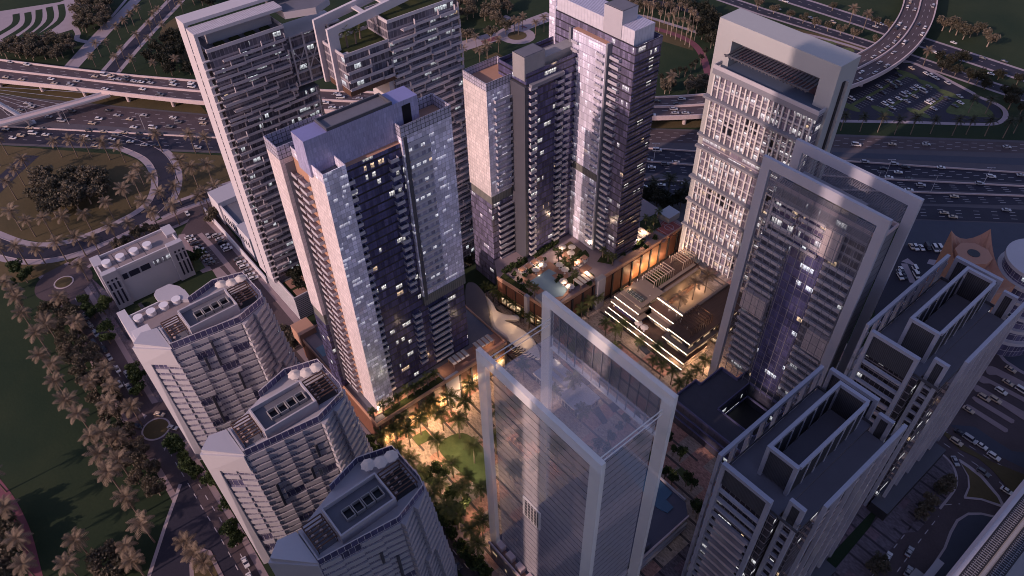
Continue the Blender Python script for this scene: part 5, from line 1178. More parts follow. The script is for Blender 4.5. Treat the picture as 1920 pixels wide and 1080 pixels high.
def scatter(poly, n, seed, mind=3.2, z=0):
    """points spread over an outline given in the photograph"""
    P = [G(x, y, z) for x, y in poly]; q = random.Random(seed); out = []; xs = [p.x for p in P]; ys = [p.y for p in P]; tries = 0
    while len(out) < n and tries < 6000:
        tries += 1; x, y = q.uniform(min(xs), max(xs)), q.uniform(min(ys), max(ys)); ins = False
        for k in range(len(P)):
            a, b = P[k], P[k-1]
            if (a.y > y) != (b.y > y) and x < (b.x-a.x)*(y-a.y)/(b.y-a.y)+a.x: ins = not ins
        if ins and all((x-u)**2+(y-v)**2 > mind*mind for u, v in out): out.append((x, y))
    return [proj((x, y, z)) for x, y in out]
P_ = 'date_palm'
grove(P_, 'palm_d', 'sunlit date palm', 'on the dry lawn inside the ramp loop', [(15, 291), (2, 312), (60, 332), (47, 349), (32, 375), (41, 432), (67, 444), (100, 444), (135, 441), (172, 432), (214, 412), (246, 390), (265, 370), (272, 350)], 0, 'palm')
grove(P_, 'palm_d', 'sunlit date palm', 'along the motorway edge above the ramp loop', [(117, 295), (146, 295), (172, 295), (207, 300), (235, 305), (305, 285), (367, 287), (395, 290)], 0, 'palm')
grove(P_, 'palm_d', 'sunlit date palm', 'between the ramp and the folded plate tower', [(351, 339), (336, 345), (341, 384), (314, 396), (337, 421), (384, 402), (394, 395), (414, 383), (298, 362), (372, 352), (400, 345)], 0, 'palm')
grove(P_, 'palm_d', 'sunlit date palm', 'outside the ramp above the round tanks', [(17, 495), (52, 497), (87, 497), (126, 491), (162, 481), (166, 527), (190, 480), (225, 462), (255, 450), (284, 414), (300, 434)], 0, 'palm')
grove(P_, 'palm_d', 'slender date palm', 'beside the avenue beyond the flyover', [(180, 126), (190, 107), (227, 75), (207, 100), (241, 62), (226, 132), (255, 134), (234, 111), (265, 90), (286, 94), (287, 67), (312, 70), (265, 37), (252, 49), (304, 40), (294, 48), (320, 20), (285, 15), (337, 135), (295, 140), (345, 28), (330, 14), (365, 10)], 0, 'palm', (.72, .86))
grove(P_, 'palm_d', 'tall sunlit date palm', 'along the edge of the dark lawn', [(32, 566), (54, 594), (64, 622), (94, 665), (109, 642), (122, 717), (128, 750), (150, 787), (194, 852), (220, 850), (210, 887), (246, 899), (230, 925), (260, 967), (290, 1017), (50, 585), (98, 700), (170, 810)], 0, 'palm', (1.0, 1.16))
grove(P_, 'palm_d', 'sunlit date palm', 'standing along the left street', [(165, 640), (190, 748), (220, 728), (228, 755), (224, 792), (130, 590), (268, 800), (240, 850)], 0, 'palm')
grove(P_, 'palm_d', 'pinkish date palm', 'at the bottom edge of the dark lawn', [(257, 1052), (172, 1047), (150, 1085), (272, 1082), (65, 1044), (40, 984), (12, 922), (75, 1090)], 0, 'palm')
grove(P_, 'palm_d', 'pinkish date palm', 'on the kerbed island of the open forecourt', [(366, 1045), (385, 1070), (402, 1084)], 0, 'palm')
grove(P_, 'palm_d', 'far date palm', 'around the pale garden circle', [(893, 92), (912, 104), (935, 98), (915, 112), (965, 62), (972, 66), (980, 55), (1004, 66), (1020, 60), (870, 116), (900, 122), (858, 112)], 0, 'palm', (.75, .9))
grove('fan_palm', 'fan_d', 'slim tall fan palm', 'in the grove behind the tallest glass tower', [(1235, 60), (1250, 66), (1257, 69), (1266, 74), (1276, 77), (1284, 84), (1292, 89), (1220, 52), (1177, 34), (1190, 38), (1205, 44), (1213, 46), (1222, 34), (1240, 30), (1255, 42), (1270, 42), (1280, 52), (1296, 70), (1302, 76), (1290, 62), (1245, 46), (1262, 54)], 0, 'palm', (.9, 1.15))
grove('shade_tree', 'lolly_k', 'small dark round tree', 'in the far curved row', [(1238, 158), (1252, 156), (1263, 147), (1273, 146), (1284, 144), (1295, 136), (1303, 130), (1313, 121), (1320, 110)], 0, 'tree', (.8, .95))
grove(P_, 'palm_k', 'dark date palm', 'in the line before the far car park', [(1576, 245), (1612, 247), (1645, 248), (1677, 252), (1707, 252), (1744, 251), (1785, 254), (1811, 252), (1846, 255), (1880, 259), (1815, 212), (1847, 214), (1900, 250)], 0, 'palm', (.85, 1.0))
grove(P_, 'palm_d', 'lone date palm', 'by the avenue under the curving flyover', [(1730, 125), (1592, 47), (1619, 55), (1255, 176)], 0, 'palm')
grove('shade_tree', 'broad_d', 'brownish street tree', 'on the strip beside the far avenue', [(1527, 52), (1551, 59), (1575, 65), (1600, 72), (1480, 36), (1505, 44), (1450, 26), (1420, 18), (1640, 84), (1560, 20), (1640, 50), (1665, 58)], 0, 'tree', (.75, .95))
grove('shade_tree', 'broad_k', 'dark spreading tree', 'beyond the flyover at the right edge', [(1765, 135), (1757, 119), (1778, 128), (1790, 142), (1815, 155), (1830, 160), (1845, 168), (1882, 185), (1895, 190), (1870, 150), (1905, 160), (1890, 205), (1800, 120), (1912, 215)], 0, 'tree', (.8, 1.1))
grove('shade_tree', 'broad_d', 'broad crowned tree', 'on the dark field at the top right', [(1805, 74), (1818, 70), (1832, 66), (1850, 88), (1792, 66), (1780, 60), (1766, 58)], 0, 'tree', (1.0, 1.4))
grove('woodland_tree', 'broad_d', 'oak like tree', 'in the thick clump on the loop lawn', scatter([(75, 385), (90, 350), (150, 345), (200, 350), (205, 370), (150, 395), (100, 408)], 24, 5, 6.0), 0, 'tree', (1.2, 1.55))
grove('woodland_tree', 'broad_d', 'dusky tree', 'in the clump beside the striped garden', scatter([(150, 15), (200, 5), (215, 30), (200, 55), (165, 70), (148, 50)], 24, 6, 4.5), 0, 'tree', (1, 1.3))
grove('woodland_tree', 'broad_d', 'dusky tree', 'in the wood just above the flyover', scatter([(-10, 100), (60, 85), (130, 80), (145, 100), (100, 120), (40, 112), (-10, 112)], 28, 7, 4.5), 0, 'tree', (1, 1.3))
grove('woodland_tree', 'broad_k', 'deep shaded tree', 'between the avenue and the folded plate tower', scatter([(300, 95), (330, 70), (360, 100), (360, 140), (300, 148), (275, 130)], 18, 8, 4.5), 0, 'tree', (.9, 1.2))
grove('woodland_tree', 'broad_k', 'deep shaded tree', 'behind the top edge left of the first tower', scatter([(345, 8), (420, -40), (520, -60), (540, -10), (440, 5), (370, 30)], 16, 9, 5), 0, 'tree', (.9, 1.2))
grove('woodland_tree', 'broad_d', 'mixed wood tree', 'in the grove behind the hanging wing tower', scatter([(860, -30), (950, -30), (955, 60), (930, 80), (890, 88), (850, 96), (840, 40)], 34, 10, 4.6), 0, 'tree', (1, 1.35))
grove('woodland_tree', 'broad_k', 'black green tree', 'beside the tall white portal frame', scatter([(1290, 20), (1330, 30), (1352, 70), (1345, 110), (1318, 95), (1300, 60)], 16, 11, 4.5), 0, 'tree', (1, 1.3))
grove('shade_tree', 'broad_d', 'brown crowned tree', 'below the far lawn', [(1300, 165), (1310, 168), (1318, 160), (1305, 175), (1322, 172), (1290, 176), (1246, 176), (1258, 170)], 0, 'tree', (.9, 1.1))
grove('woodland_tree', 'broad_d', 'wood tree', 'behind the fan palm grove', scatter([(1160, -10), (1280, -20), (1300, 30), (1240, 28), (1180, 22)], 22, 12, 5), 0, 'tree', (.9, 1.2))
grove('woodland_tree', 'broad_d', 'dusty roadside tree', 'in the belt between dark lawn and street', scatter([(80, 590), (130, 572), (152, 605), (192, 690), (236, 775), (262, 830), (310, 905), (300, 935), (262, 910), (225, 850), (185, 770), (140, 690), (95, 620)], 46, 13, 4.4), 0, 'tree', (.7, .95))
grove('woodland_tree', 'broad_d', 'low dusty tree', 'at the lower left picture corner', scatter([(-20, 960), (12, 965), (40, 1030), (45, 1090), (-20, 1100)], 12, 14, 4)+scatter([(185, 1055), (215, 1040), (240, 1060), (230, 1090), (180, 1090)], 8, 15, 4), 0, 'tree', (.85, 1.1))
grove('shade_tree', 'broad_g', 'dark street tree', 'on the pavement beside the stepped blocks', [(165, 575), (172, 590), (180, 598), (207, 628), (208, 645), (258, 705), (264, 722), (267, 742), (333, 842), (341, 853), (350, 868), (360, 885), (372, 898), (402, 910), (430, 955), (440, 1005), (448, 1020), (198, 590), (205, 580)], 0, 'tree', (.9, 1.15))
grove('shade_tree', 'broad_g', 'garden tree', 'on the lawn before the tanked block', [(322, 505), (335, 500), (350, 502), (362, 495), (378, 490), (330, 515), (345, 512), (40, 515), (52, 530), (60, 520), (30, 545)], 0, 'tree', (.95, 1.2))
grove('shade_tree', 'broad_d', 'small dry tree', 'between the ramp road and the tanked block', [(225, 470), (240, 462), (262, 450), (272, 440), (290, 440), (405, 412), (420, 404), (398, 420)], 0, 'tree', (.7, .9))
grove('shade_tree', 'broad_d', 'street tree', 'at the foot of the louvred podium', [(538, 650), (545, 640), (552, 655), (560, 640), (530, 640)], 0, 'tree', (.9, 1.1))
grove('shade_tree', 'broad_k', 'terrace tree', 'in the garden on the louvred podium', [(548, 520), (555, 505), (560, 530), (540, 505), (566, 545), (570, 520), (528, 488), (545, 480)], 14, 'tree', (.6, .8))
grove(P_, 'palm_g', 'green date palm', 'in the lit square before the bronze podium', [(762, 820), (802, 800), (832, 807), (875, 785), (847, 778), (882, 752), (790, 815), (745, 836), (722, 846), (862, 822), (815, 785), (770, 838)], 0, 'palm')
grove(P_, 'palm_g', 'green date palm', 'around the bright lawn of the square', [(822, 857), (851, 896), (880, 922), (890, 869), (902, 940), (752, 868), (777, 893), (792, 910), (869, 945)], 0, 'palm')
grove(P_, 'palm_g', 'green date palm', 'in the lower strip of the square', [(818, 955), (841, 978), (885, 1020), (898, 1048), (860, 992), (905, 1005), (828, 935)], 0, 'palm')
grove(P_, 'palm_g', 'date palm', 'standing behind the milky glass tower', [(982, 712), (1087, 680), (1116, 705), (1146, 729), (1060, 650), (950, 745), (968, 780), (1000, 800), (1030, 830), (940, 800), (985, 850), (1045, 870), (965, 905), (1090, 800), (1075, 745), (1035, 765), (930, 850), (1010, 900)], 0, 'palm')
grove(P_, 'palm_g', 'amber lit date palm', 'between the bronze wall and the stepped mall', [(1149, 680), (1120, 580), (1102, 592), (1135, 630), (1152, 645), (1164, 634), (1090, 605), (1170, 575)], 0, 'palm', (.75, .9))
grove(P_, 'palm_g', 'date palm', 'along the paving below the stepped mall', [(1227, 677), (1222, 695), (1237, 710), (1257, 722), (1285, 729), (1302, 715), (1317, 704), (1196, 660), (1268, 745)], 0, 'palm', (.7, .85))
grove(P_, 'palm_g', 'date palm', 'in the lane beside the white canopy', [(977, 606), (992, 616), (1012, 628), (950, 580), (962, 590), (925, 566), (936, 574), (912, 556)], 0, 'palm', (.6, .75))
grove(P_, 'palm_d', 'golden court palm', 'rising from the open mall court', [(1270, 590), (1298, 562), (1321, 548)], 3, 'palm', (.85, .95))
grove(P_, 'small_g', 'little palm', 'in the planter row on the front podium', [(702, 785), (719, 775), (734, 766), (749, 757), (764, 746), (777, 739), (791, 730), (803, 722), (816, 712)], 16.6, 'palm')
grove(P_, 'small_g', 'little palm', 'in the beds around the pool terrace', [(1052, 442), (1048, 492), (1058, 500), (1072, 508), (1078, 528), (1140, 490), (1130, 482), (1148, 497), (1210, 420), (1225, 428), (1232, 412), (1218, 442), (992, 548), (1002, 556)], 16.6, 'palm')
grove('shrub', 'bush_g', 'round green shrub', 'in the planters of the pool terrace', [(947, 510), (955, 506), (963, 500), (976, 492), (984, 488), (1003, 480), (1010, 476), (1018, 471), (1026, 466), (1034, 461), (1041, 456), (964, 516), (974, 528), (980, 540), (994, 511), (984, 518), (1005, 505), (1020, 488), (1042, 470), (1045, 528), (1050, 522), (1093, 520), (1098, 530), (1105, 534), (1108, 520), (1088, 478), (1098, 482), (1078, 488), (1165, 478), (1195, 460), (1204, 452), (1210, 466), (1228, 448)], 16.5, 'shrub', (.8, 1.25))
grove('shade_tree', 'broad_g', 'small leafy tree', 'at the left rim of the lit square', [(697, 832), (690, 846), (706, 852), (715, 862), (722, 872), (802, 905), (812, 912), (822, 888), (832, 895), (800, 892)], 0, 'tree', (.7, .95))
grove('shade_tree', 'broad_g', 'leafy tree', 'along the lower strip of the square', [(852, 930), (842, 942), (875, 948), (862, 965), (830, 990), (848, 1008), (865, 1030), (875, 1050), (890, 1062), (850, 985), (900, 1070), (910, 1085), (838, 972), (825, 968)], 0, 'tree', (.75, 1.0))
grove('shade_tree', 'lolly_g', 'lollipop tree', 'on the paving by the slate pool podium', [(1160, 815), (1172, 802), (1190, 795), (1145, 835), (1195, 845), (1212, 872), (1120, 850), (1100, 862), (1135, 862), (1261, 855), (1274, 865), (1285, 912), (1295, 920), (1299, 962), (1305, 972), (1245, 900), (1258, 912), (1250, 838), (1242, 826)], 0, 'tree', (.75, 1.0))
grove('shade_tree', 'broad_d', 'brown street tree', 'on the banded paving at the right street', [(1775, 910), (1768, 920), (1760, 925), (1738, 950), (1728, 962), (1722, 972), (1632, 1072), (1642, 1062), (1650, 1070)], 0, 'tree', (.6, .75))
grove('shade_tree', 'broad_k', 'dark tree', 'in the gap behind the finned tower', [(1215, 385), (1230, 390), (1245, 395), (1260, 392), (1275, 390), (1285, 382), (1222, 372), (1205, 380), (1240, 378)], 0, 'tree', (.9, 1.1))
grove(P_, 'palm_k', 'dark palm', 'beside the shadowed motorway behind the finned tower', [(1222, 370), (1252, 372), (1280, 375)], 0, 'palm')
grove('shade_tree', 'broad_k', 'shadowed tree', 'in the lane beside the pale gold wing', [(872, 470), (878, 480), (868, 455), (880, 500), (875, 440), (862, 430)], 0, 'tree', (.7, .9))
grove(P_, 'small_g', 'roof palm', 'on the hanging wing of the second apartment tower', [(652, 88), (668, 82), (676, 72)], 125.4, 'palm', (1.0, 1.3))
# ---------------------------------------------------------------- vehicles
def car_mb(kind=0):
    L, W, H = ((4.5, 1.82, 1.42), (4.8, 1.95, 1.75), (5.3, 2.0, 2.2))[kind]; b = MB(); h0, h1 = .32, (.86, .98, 1.1)[kind]; x0, x1 = -L/2, L/2
    pr = lambda xa, xb, w, z: [(xa, -w, z), (xb, -w, z), (xb, w, z), (xa, w, z)]
    b.hull(pr(x0+.12, x1-.12, W/2-.08, h0), pr(x0, x1, W/2, h0+.28)); b.hull(pr(x0, x1, W/2, h0+.28), pr(x0+.06, x1-.1, W/2-.03, h1))
    ca = ((-1.55, .95, -1.0, .25), (-2.1, 1.0, -1.85, .35), (-2.5, 1.5, -2.4, .9))[kind]
    g = MB().hull(pr(ca[0], ca[1], W/2-.1, h1), pr(ca[2], ca[3], W/2-.30, H-.08))
    b.hull(pr(ca[2]-.05, ca[3]+.05, W/2-.27, H-.08), pr(ca[2]+.1, ca[3]-.1, W/2-.34, H))
    w = MB()
    for x in (x0+.85, x1-.9):
        for y in (-W/2+.09, W/2-.09): w.tube([(x, y-.11, .33), (x, y+.11, .33)], .33, 10)
    return b, g, w
CARC = {'white': (.62, .60, .60), 'silver': (.36, .35, .37), 'beige': (.48, .38, .29), 'dark': (.03, .03, .04), 'grey': (.12, .12, .13)}
CARM = {k: plain('car_paint_'+k, v, .3, .04, .3, 0, .6) for k, v in CARC.items()}; TYRE = plain('tyre', (.015, .015, .017), .8)
LAMPW = plain('lamp_lens', (.7, .68, .6), .15); LAMPR = plain('tail_lens', (.4, .03, .03), .2)
CARMESH, CARPART = {}, {}
for kd in range(3):
    b, g, w = car_mb(kd)
    for c in CARC:
        m = MB(); off = 0
        for s, mi in ((b, 0), (g, 1), (w, 2)): i = len(m.v); m.v += s.v; m.f += [tuple(i+k for k in f) for f in s.f]; m.m += [mi]*len(s.f)
        CARMESH[kd, c] = m.mesh('car', [CARM[c], WIN, TYRE])
        CARPART[kd, c] = (b.mesh('body', CARM[c]), g.mesh('window', WIN))
    CARPART[kd] = [MB().tube([(x, y-.11, .33), (x, y+.11, .33)], .33, 12).mesh('wheel', TYRE) for x in ((-1.4, 1.35), (-1.55, 1.5), (-1.8, 1.75))[kd] for y in ((-.82, .82), (-.88, .88), (-.9, .9))[kd]]
    Lh = (2.25, 2.4, 2.65)[kd]
    CARPART['lamp', kd] = [MB().box(s*Lh-.06, y-.2, .55, s*Lh+.03, y+.2, .72).mesh('headlight' if s > 0 else 'tail_light', LAMPW if s > 0 else LAMPR) for s in (1, -1) for y in (-.6, .6)]
KIND = ('car', 'estate car', 'van'); crnd = random.Random(99)
def cars(phrase, px, heading, z=.14, near=False, pal='wwwsssbddg'):
    """heading: an image direction (dx, dy) or a function of the point"""
    L = []
    for x, y in px:
        p = G(x, y, z); dx, dy = heading(x, y) if callable(heading) else heading
        v = G(x+dx, y+dy, z)-G(x-dx, y-dy, z); a = math.atan2(v.y, v.x)+(math.pi if crnd.random() < .0 else 0)
        c = {'w': 'white', 's': 'silver', 'b': 'beige', 'd': 'dark', 'g': 'grey'}[crnd.choice(pal)]; kd = crnd.choices((0, 1, 2), (7, 3, 1))[0]
        if near:
            o = thing('parked_car' if 'parked' in phrase else 'car', None, 'car', p, 'cars '+phrase, a)
            for nm, me in zip(('body', 'window'), CARPART[kd, c]): link(nm, me, o)
            for me in CARPART[kd]: link('wheel', me, o)
            for me in CARPART['lamp', kd]: link(me.name.split('.')[0], me, o)
        else:
            o = bpy.data.objects.new('parked_car' if 'parked' in phrase else 'car', CARMESH[kd, c]); COL.objects.link(o); o.location = p; o.rotation_euler = (0, 0, a); tag(o, None, 'van' if kd == 2 else 'car', 'cars '+phrase)
        L.append((o, c+' '+KIND[kd]))
    set_labels(L, phrase)
q4 = lambda L, ox=0, oy=0: [(ox+x/4, oy+y/4) for x, y in L]
cars('on the upper flyover deck left of all towers', q4([(80, 470), (205, 490), (715, 578), (785, 567), (835, 575), (840, 598), (895, 600), (945, 582), (945, 606), (1005, 613), (1060, 620), (1110, 604), (1130, 626), (1295, 612), (1300, 639), (1440, 655), (1435, 627)]), (10, 1.3), FZH)
cars('on the lower flyover deck left of all towers', q4([(165, 602), (385, 597), (410, 630), (530, 641), (575, 614), (790, 672), (1070, 674), (1205, 715), (45, 585)]), (10, 1.5), FZH)
cars('on the flyover between the towers', [(632, 177), (639, 184), (670, 177), (674, 186), (610, 194), (623, 203), (643, 203), (663, 196), (1232, 191), (1278, 187), (1269, 196), (1263, 206), (1266, 213), (1285, 213), (1222, 217)], (10, 0), FZH)
cars('on the motorway lanes below the flyover', q4([(205, 780), (240, 805), (55, 820), (155, 830), (545, 838), (810, 832), (370, 880), (465, 910), (745, 897), (695, 930), (880, 870), (975, 900), (1080, 870), (1300, 887), (1520, 898), (1525, 930), (1340, 920), (1275, 957), (1150, 963), (1005, 960)]), (10, .9))
cars('on the motorway lanes nearest the ramp loop', q4([(225, 962), (330, 967), (250, 1005), (160, 1022), (45, 975), (675, 982), (780, 992), (640, 1025), (685, 1052), (935, 1000), (1050, 1005), (1200, 1012), (1095, 1045), (840, 1050), (980, 1067), (870, 1020), (345, 1015), (100, 1040)])+[(178, 275), (271, 273), (293, 274), (371, 278)], (10, .6))
cars('parked in the row beside the tanked block', [(355+5.1*k, 446+6.1*k) for k in range(9)], (9, -3.2), .18, True)
cars('parked along the louvred podium wall', [(407+5.2*k, 443+6.4*k) for k in range(5)]+[(447+5.8*k, 487+7.3*k) for k in range(6)], (9, -3.2), .18, True)
cars('driving beside the parked rows', [(391, 444), (352, 402), (372, 470)], (3, 5), .18, True)
cars('on the left street beside the dark lawn', [(162, 595), (170, 610), (181, 627), (179, 647), (197, 656), (206, 671), (221, 694), (240, 704), (225, 722), (242, 727), (259, 800), (300, 778), (325, 803), (266, 575)], lambda x, y: (4, 6) if y < 760 else (8, 2), .16, True, 'wsbdddg')
cars('parked beside the last stepped block', [(461, 1056), (470, 1085)], (3, 6), .18, True, 'w')
cars('in the dark lane beside the lit square', [(836, 1030), (857, 1058)], (6, 8), .16, True, 'wd')
cars('on the flyover curving to the top right', q4([(1065, 20), (1045, 55), (1100, 75), (985, 185), (960, 215), (1025, 215), (980, 275), (945, 320), (890, 360), (1020, 325), (940, 400), (835, 475), (790, 430), (890, 500), (685, 600), (1125, 190), (1175, 210), (1155, 260), (1235, 50), (850, 390), (700, 545), (800, 550)], 1440), lambda x, y: (3, -10) if y < 45 else ((6, -8) if y < 90 else (10, -6)), FZH)
cars('on the avenue beyond the finned tower', q4([(130, 15), (75, 72), (320, 140), (485, 172), (805, 205), (845, 185), (1255, 400), (1390, 325), (1610, 440), (1770, 465), (1745, 570), (1670, 560)], 1440), (10, 3.3))
cars('parked by the islands of the far car park', q4([(975, 570), (905, 615), (940, 655), (830, 655), (975, 633), (860, 700), (760, 745), (625, 745), (1205, 655), (1090, 672), (1120, 655), (1045, 700), (1015, 720), (980, 745), (1100, 730), (1165, 690), (875, 785), (915, 770), (1040, 765), (930, 815), (1340, 742), (1250, 745), (1225, 760), (1200, 775), (1240, 820), (1400, 800), (1440, 775)], 1440), (8, 4))
cars('parked along the top edge of the far car park', q4([(955, 512), (1075, 517), (1185, 557), (1225, 574), (1260, 592), (1345, 627), (1435, 727)], 1440), (6, 3.6))
cars('on the shadowed motorway right of the finned tower', q4([(660, 12), (930, 7), (1185, 7), (1790, 27), (725, 139), (945, 155), (865, 189), (975, 217), (1030, 180), (1295, 182), (905, 255), (1055, 265), (1145, 314), (1585, 302), (1670, 249), (1895, 239), (1055, 349), (1395, 399), (1320, 522), (1385, 552), (1785, 500)], 1440, 270), (10, .9))
cars('on the shadowed lanes seen between two towers', [(1232, 283), (1267, 305), (1247, 309), (1217, 302), (1222, 315), (1207, 351), (1285, 345), (1240, 348)], (10, .5))
cars('parked in the dim lot behind the screened tower', q4([(1075, 775), (1105, 781), (1150, 784), (1195, 780), (1250, 791), (1290, 792), (1335, 797), (1380, 799), (1000, 950), (1010, 970), (985, 975), (1105, 950), (1110, 990), (1020, 995), (990, 1000)], 1440, 270), (3, 5))
cars('in the taxi lanes at the right edge', [(1894, 694), (1889, 719), (1876, 735), (1844, 747), (1865, 751), (1815, 770), (1915, 734)], (8, 5), .14, True, 'bbbw')
cars('on the street below the taxi lanes', [(1799, 813), (1792, 830), (1817, 825), (1839, 837), (1862, 857), (1842, 887), (1887, 922), (1790, 866)], lambda x, y: (7, 4.6) if (x, y) != (1790, 866) else (3, 6), .16, True, 'wwsbdg')
cars('on the street beside the banded paving', [(1704, 1036), (1664, 1046), (1702, 1073)], (4, -7), .16, True, 'wsb')
# ---------------------------------------------------------------- umbrellas, cabanas, people, lamps
UMB = plain('umbrella_cloth', (.62, .55, .50), .8, .06, .5)
um = MB(); R1 = [(1.75*math.cos(k*.3927)*(1 if k % 2 == 0 else .86), 1.75*math.sin(k*.3927)*(1 if k % 2 == 0 else .86), 2.25 if k % 2 == 0 else 2.36) for k in range(16)]
for k in range(16): um.face([R1[k], R1[(k+1) % 16], (0, 0, 2.95)])
UM, UP = um.mesh('canopy', UMB), MB().tube([(0, 0, 0), (0, 0, 2.9)], .06, 6).box(-.35, -.35, 0, .35, .35, .1).mesh('pole', STEEL)
def umbrellas(phrase, pts, group, s=1.0):
    L = []
    for p in pts:
        o = thing('parasol', None, 'parasol', p, group); o.scale = (s,)*3; link('canopy', UM, o); link('pole', UP, o); L.append((o, 'cream scalloped parasol'))
    set_labels(L, phrase)
umbrellas('on the pool terrace between the back towers', [G(x, y, 16.4) for x, y in ((1054, 471), (1072, 471), (1070, 482), (1018, 505), (1005, 513), (1049, 504), (1059, 513), (1056, 535), (1069, 545))], 'parasols on the pool terrace', 1.15)
umbrellas('on the mall ledge above the light strips', [G(1196, 613, 5.7), G(1207, 621, 5.7)], 'parasols on the mall ledge', 1.1)
for dx, s in zip(BXD, ('farthest', 'middle', 'nearest')): umbrellas(f'on the roof of the {s} stepped apartment block', [Vector((-219.4+dx, 42.7, 61.05)), Vector((-217.8+dx, 45.9, 61.05)), Vector((-217.5+dx, 49.3, 61.05))], 'parasols on the stepped block roofs', 1.3)
cb = (MB().box(-1.3, -1.3, 2.3, 1.3, 1.3, 2.55).mesh('roof', TERRA), MB().box(-1.1, -.9, 0, 1.1, .9, .55).mesh('daybed', WHITE), [MB().box(x, y, 0, x+.14, y+.14, 2.297).mesh('post', WHITE) for x in (-1.2, 1.06) for y in (-1.2, 1.06)])
L = []
for x, y in ((979, 512), (991, 506), (1002, 498), (1013, 492), (1077, 502), (1086, 497), (1095, 490)):
    o = thing('cabana', None, 'cabana', G(x, y, 16.4), 'cabanas on the pool terrace'); link('roof', cb[0], o); link('daybed', cb[1], o)
    for m in cb[2]: link('post', m, o)
    L.append((o, 'white cabana with terracotta roof'))
set_labels(L, 'on the pool terrace')
def person_mesh():
    bm = bpy.data.meshes.new('person'); V = [(0, 0, .95), (0, 0, 1.2), (0, 0, 1.43), (0, 0, 1.52), (0, .02, 1.68), (0, 0, 1.76), (.1, 0, .9), (.11, .08, .5), (.11, .02, .08), (.11, .14, .04), (-.1, 0, .9), (-.11, -.06, .5), (-.11, -.18, .1), (-.11, -.06, .04), (.2, 0, 1.40), (.25, -.05, 1.12), (.24, .08, .86), (-.2, 0, 1.40), (-.25, .05, 1.12), (-.24, .12, .88)]
    E_ = [(0, 1), (1, 2), (2, 3), (3, 4), (4, 5), (0, 6), (6, 7), (7, 8), (8, 9), (0, 10), (10, 11), (11, 12), (12, 13), (2, 14), (14, 15), (15, 16), (2, 17), (17, 18), (18, 19)]
    rad = [.15, .14, .15, .06, .1, .08, .1, .07, .045, .035, .1, .07, .045, .035, .06, .045, .035, .06, .045, .035]
    bm.from_pydata(V, E_, []); o = bpy.data.objects.new('tmp', bm); COL.objects.link(o); md = o.modifiers.new('s', 'SKIN'); ss = o.modifiers.new('d', 'SUBSURF'); ss.levels = 1
    for k, d in enumerate(bm.skin_vertices[0].data): d.radius = (rad[k],)*2; d.use_root = (k == 0)
    dg = bpy.context.evaluated_depsgraph_get(); me = bpy.data.meshes.new_from_object(o.evaluated_get(dg)); bpy.data.objects.remove(o); return me
pm = person_mesh(); CL = {'white clothes': plain('cloth_white', (.7, .66, .6), .9), 'dark clothes': plain('cloth_dark', (.04, .035, .045), .9)}; PMESH = {}
for k, m in CL.items(): me = pm.copy(); me.materials.clear(); me.materials.append(m); PMESH[k] = me
def people(phrase, px, z, pal):
    L = []
    for k, (x, y) in enumerate(px):
        c = pal[k % len(pal)]; o = bpy.data.objects.new('person', PMESH[c]); COL.objects.link(o); o.location = G(x, y, z); o.rotation_euler = (0, 0, k*1.7); tag(o, None, 'person', 'people '+phrase); L.append((o, 'small figure in '+c))
    set_labels(L, phrase)
people('on the mall roof deck', [(1218, 558), (1243, 573), (1254, 584), (1258, 583), (1268, 594), (1277, 600), (1275, 606), (1288, 618), (1310, 590), (1318, 610)], 12.9, ['white clothes'])
people('in the mall roof garden', [(1195, 528), (1197, 532), (1204, 523), (1260, 478), (1255, 484), (1217, 525)], 12.9, ['white clothes', 'dark clothes'])
people('strolling across the square near the pavilion', [(1040, 695), (1050, 688), (1052, 697), (1020, 704), (1136, 795), (1122, 808), (1150, 800)], .2, ['dark clothes'])
post = (MB().tube([(0, 0, 0), (0, 0, 11)], [.14, .07], 6).mesh('pole', STEEL), MB().bar((-1.6, 0, 11), (1.6, 0, 11), .12).box(-2.1, -.16, 10.9, -1.4, .16, 11.06).box(1.4, -.16, 10.9, 2.1, .16, 11.06).mesh('lamp_arm', STEEL)); L = []
for x, y in ((130, 234), (272, 243), (60, 229), (1226, 300), (1660, 330), (1843, 346), (1745, 360), (1640, 352), (1480, 300)):
    o = thing('street_lamp', None, 'street lamp', G(x, y, .1), 'motorway lamp posts', .8); link('pole', post[0], o); link('lamp_arm', post[1], o); L.append((o, 'thin twin armed lamp post'))
set_labels(L, 'in the motorway median')
# ================================================================ light and camera
W = bpy.data.worlds.new('World'); SC.world = W; W.use_nodes = True; nt = W.node_tree; nt.nodes.clear()
sky = nt.nodes.new('ShaderNodeTexSky'); sky.sky_type = 'NISHITA'; sky.sun_disc = False
SE, SR = math.radians(24), math.radians(182)
sky.sun_elevation = SE; sky.sun_rotation = SR
tint = nt.nodes.new('ShaderNodeMix'); tint.data_type = 'RGBA'; tint.blend_type = 'MULTIPLY'; tint.inputs[0].default_value = 1; tint.inputs[7].default_value = (1.0, .82, .97, 1)
bg = nt.nodes.new('ShaderNodeBackground'); bg.inputs[1].default_value = .15; out = nt.nodes.new('ShaderNodeOutputWorld')
nt.links.new(sky.outputs[0], tint.inputs[6]); nt.links.new(tint.outputs[2], bg.inputs[0]); nt.links.new(bg.outputs[0], out.inputs[0])
sl = bpy.data.lights.new('sun', 'SUN'); sl.energy = 3.2; sl.angle = math.radians(.6); sl.color = (1.0, .70, .62)
so = bpy.data.objects.new('sun', sl); COL.objects.link(so)
d = Vector((.04, math.cos(SE), -math.sin(SE))); so.rotation_euler = d.to_track_quat('-Z', 'Y').to_euler()
WARM = (1.0, .62, .34)
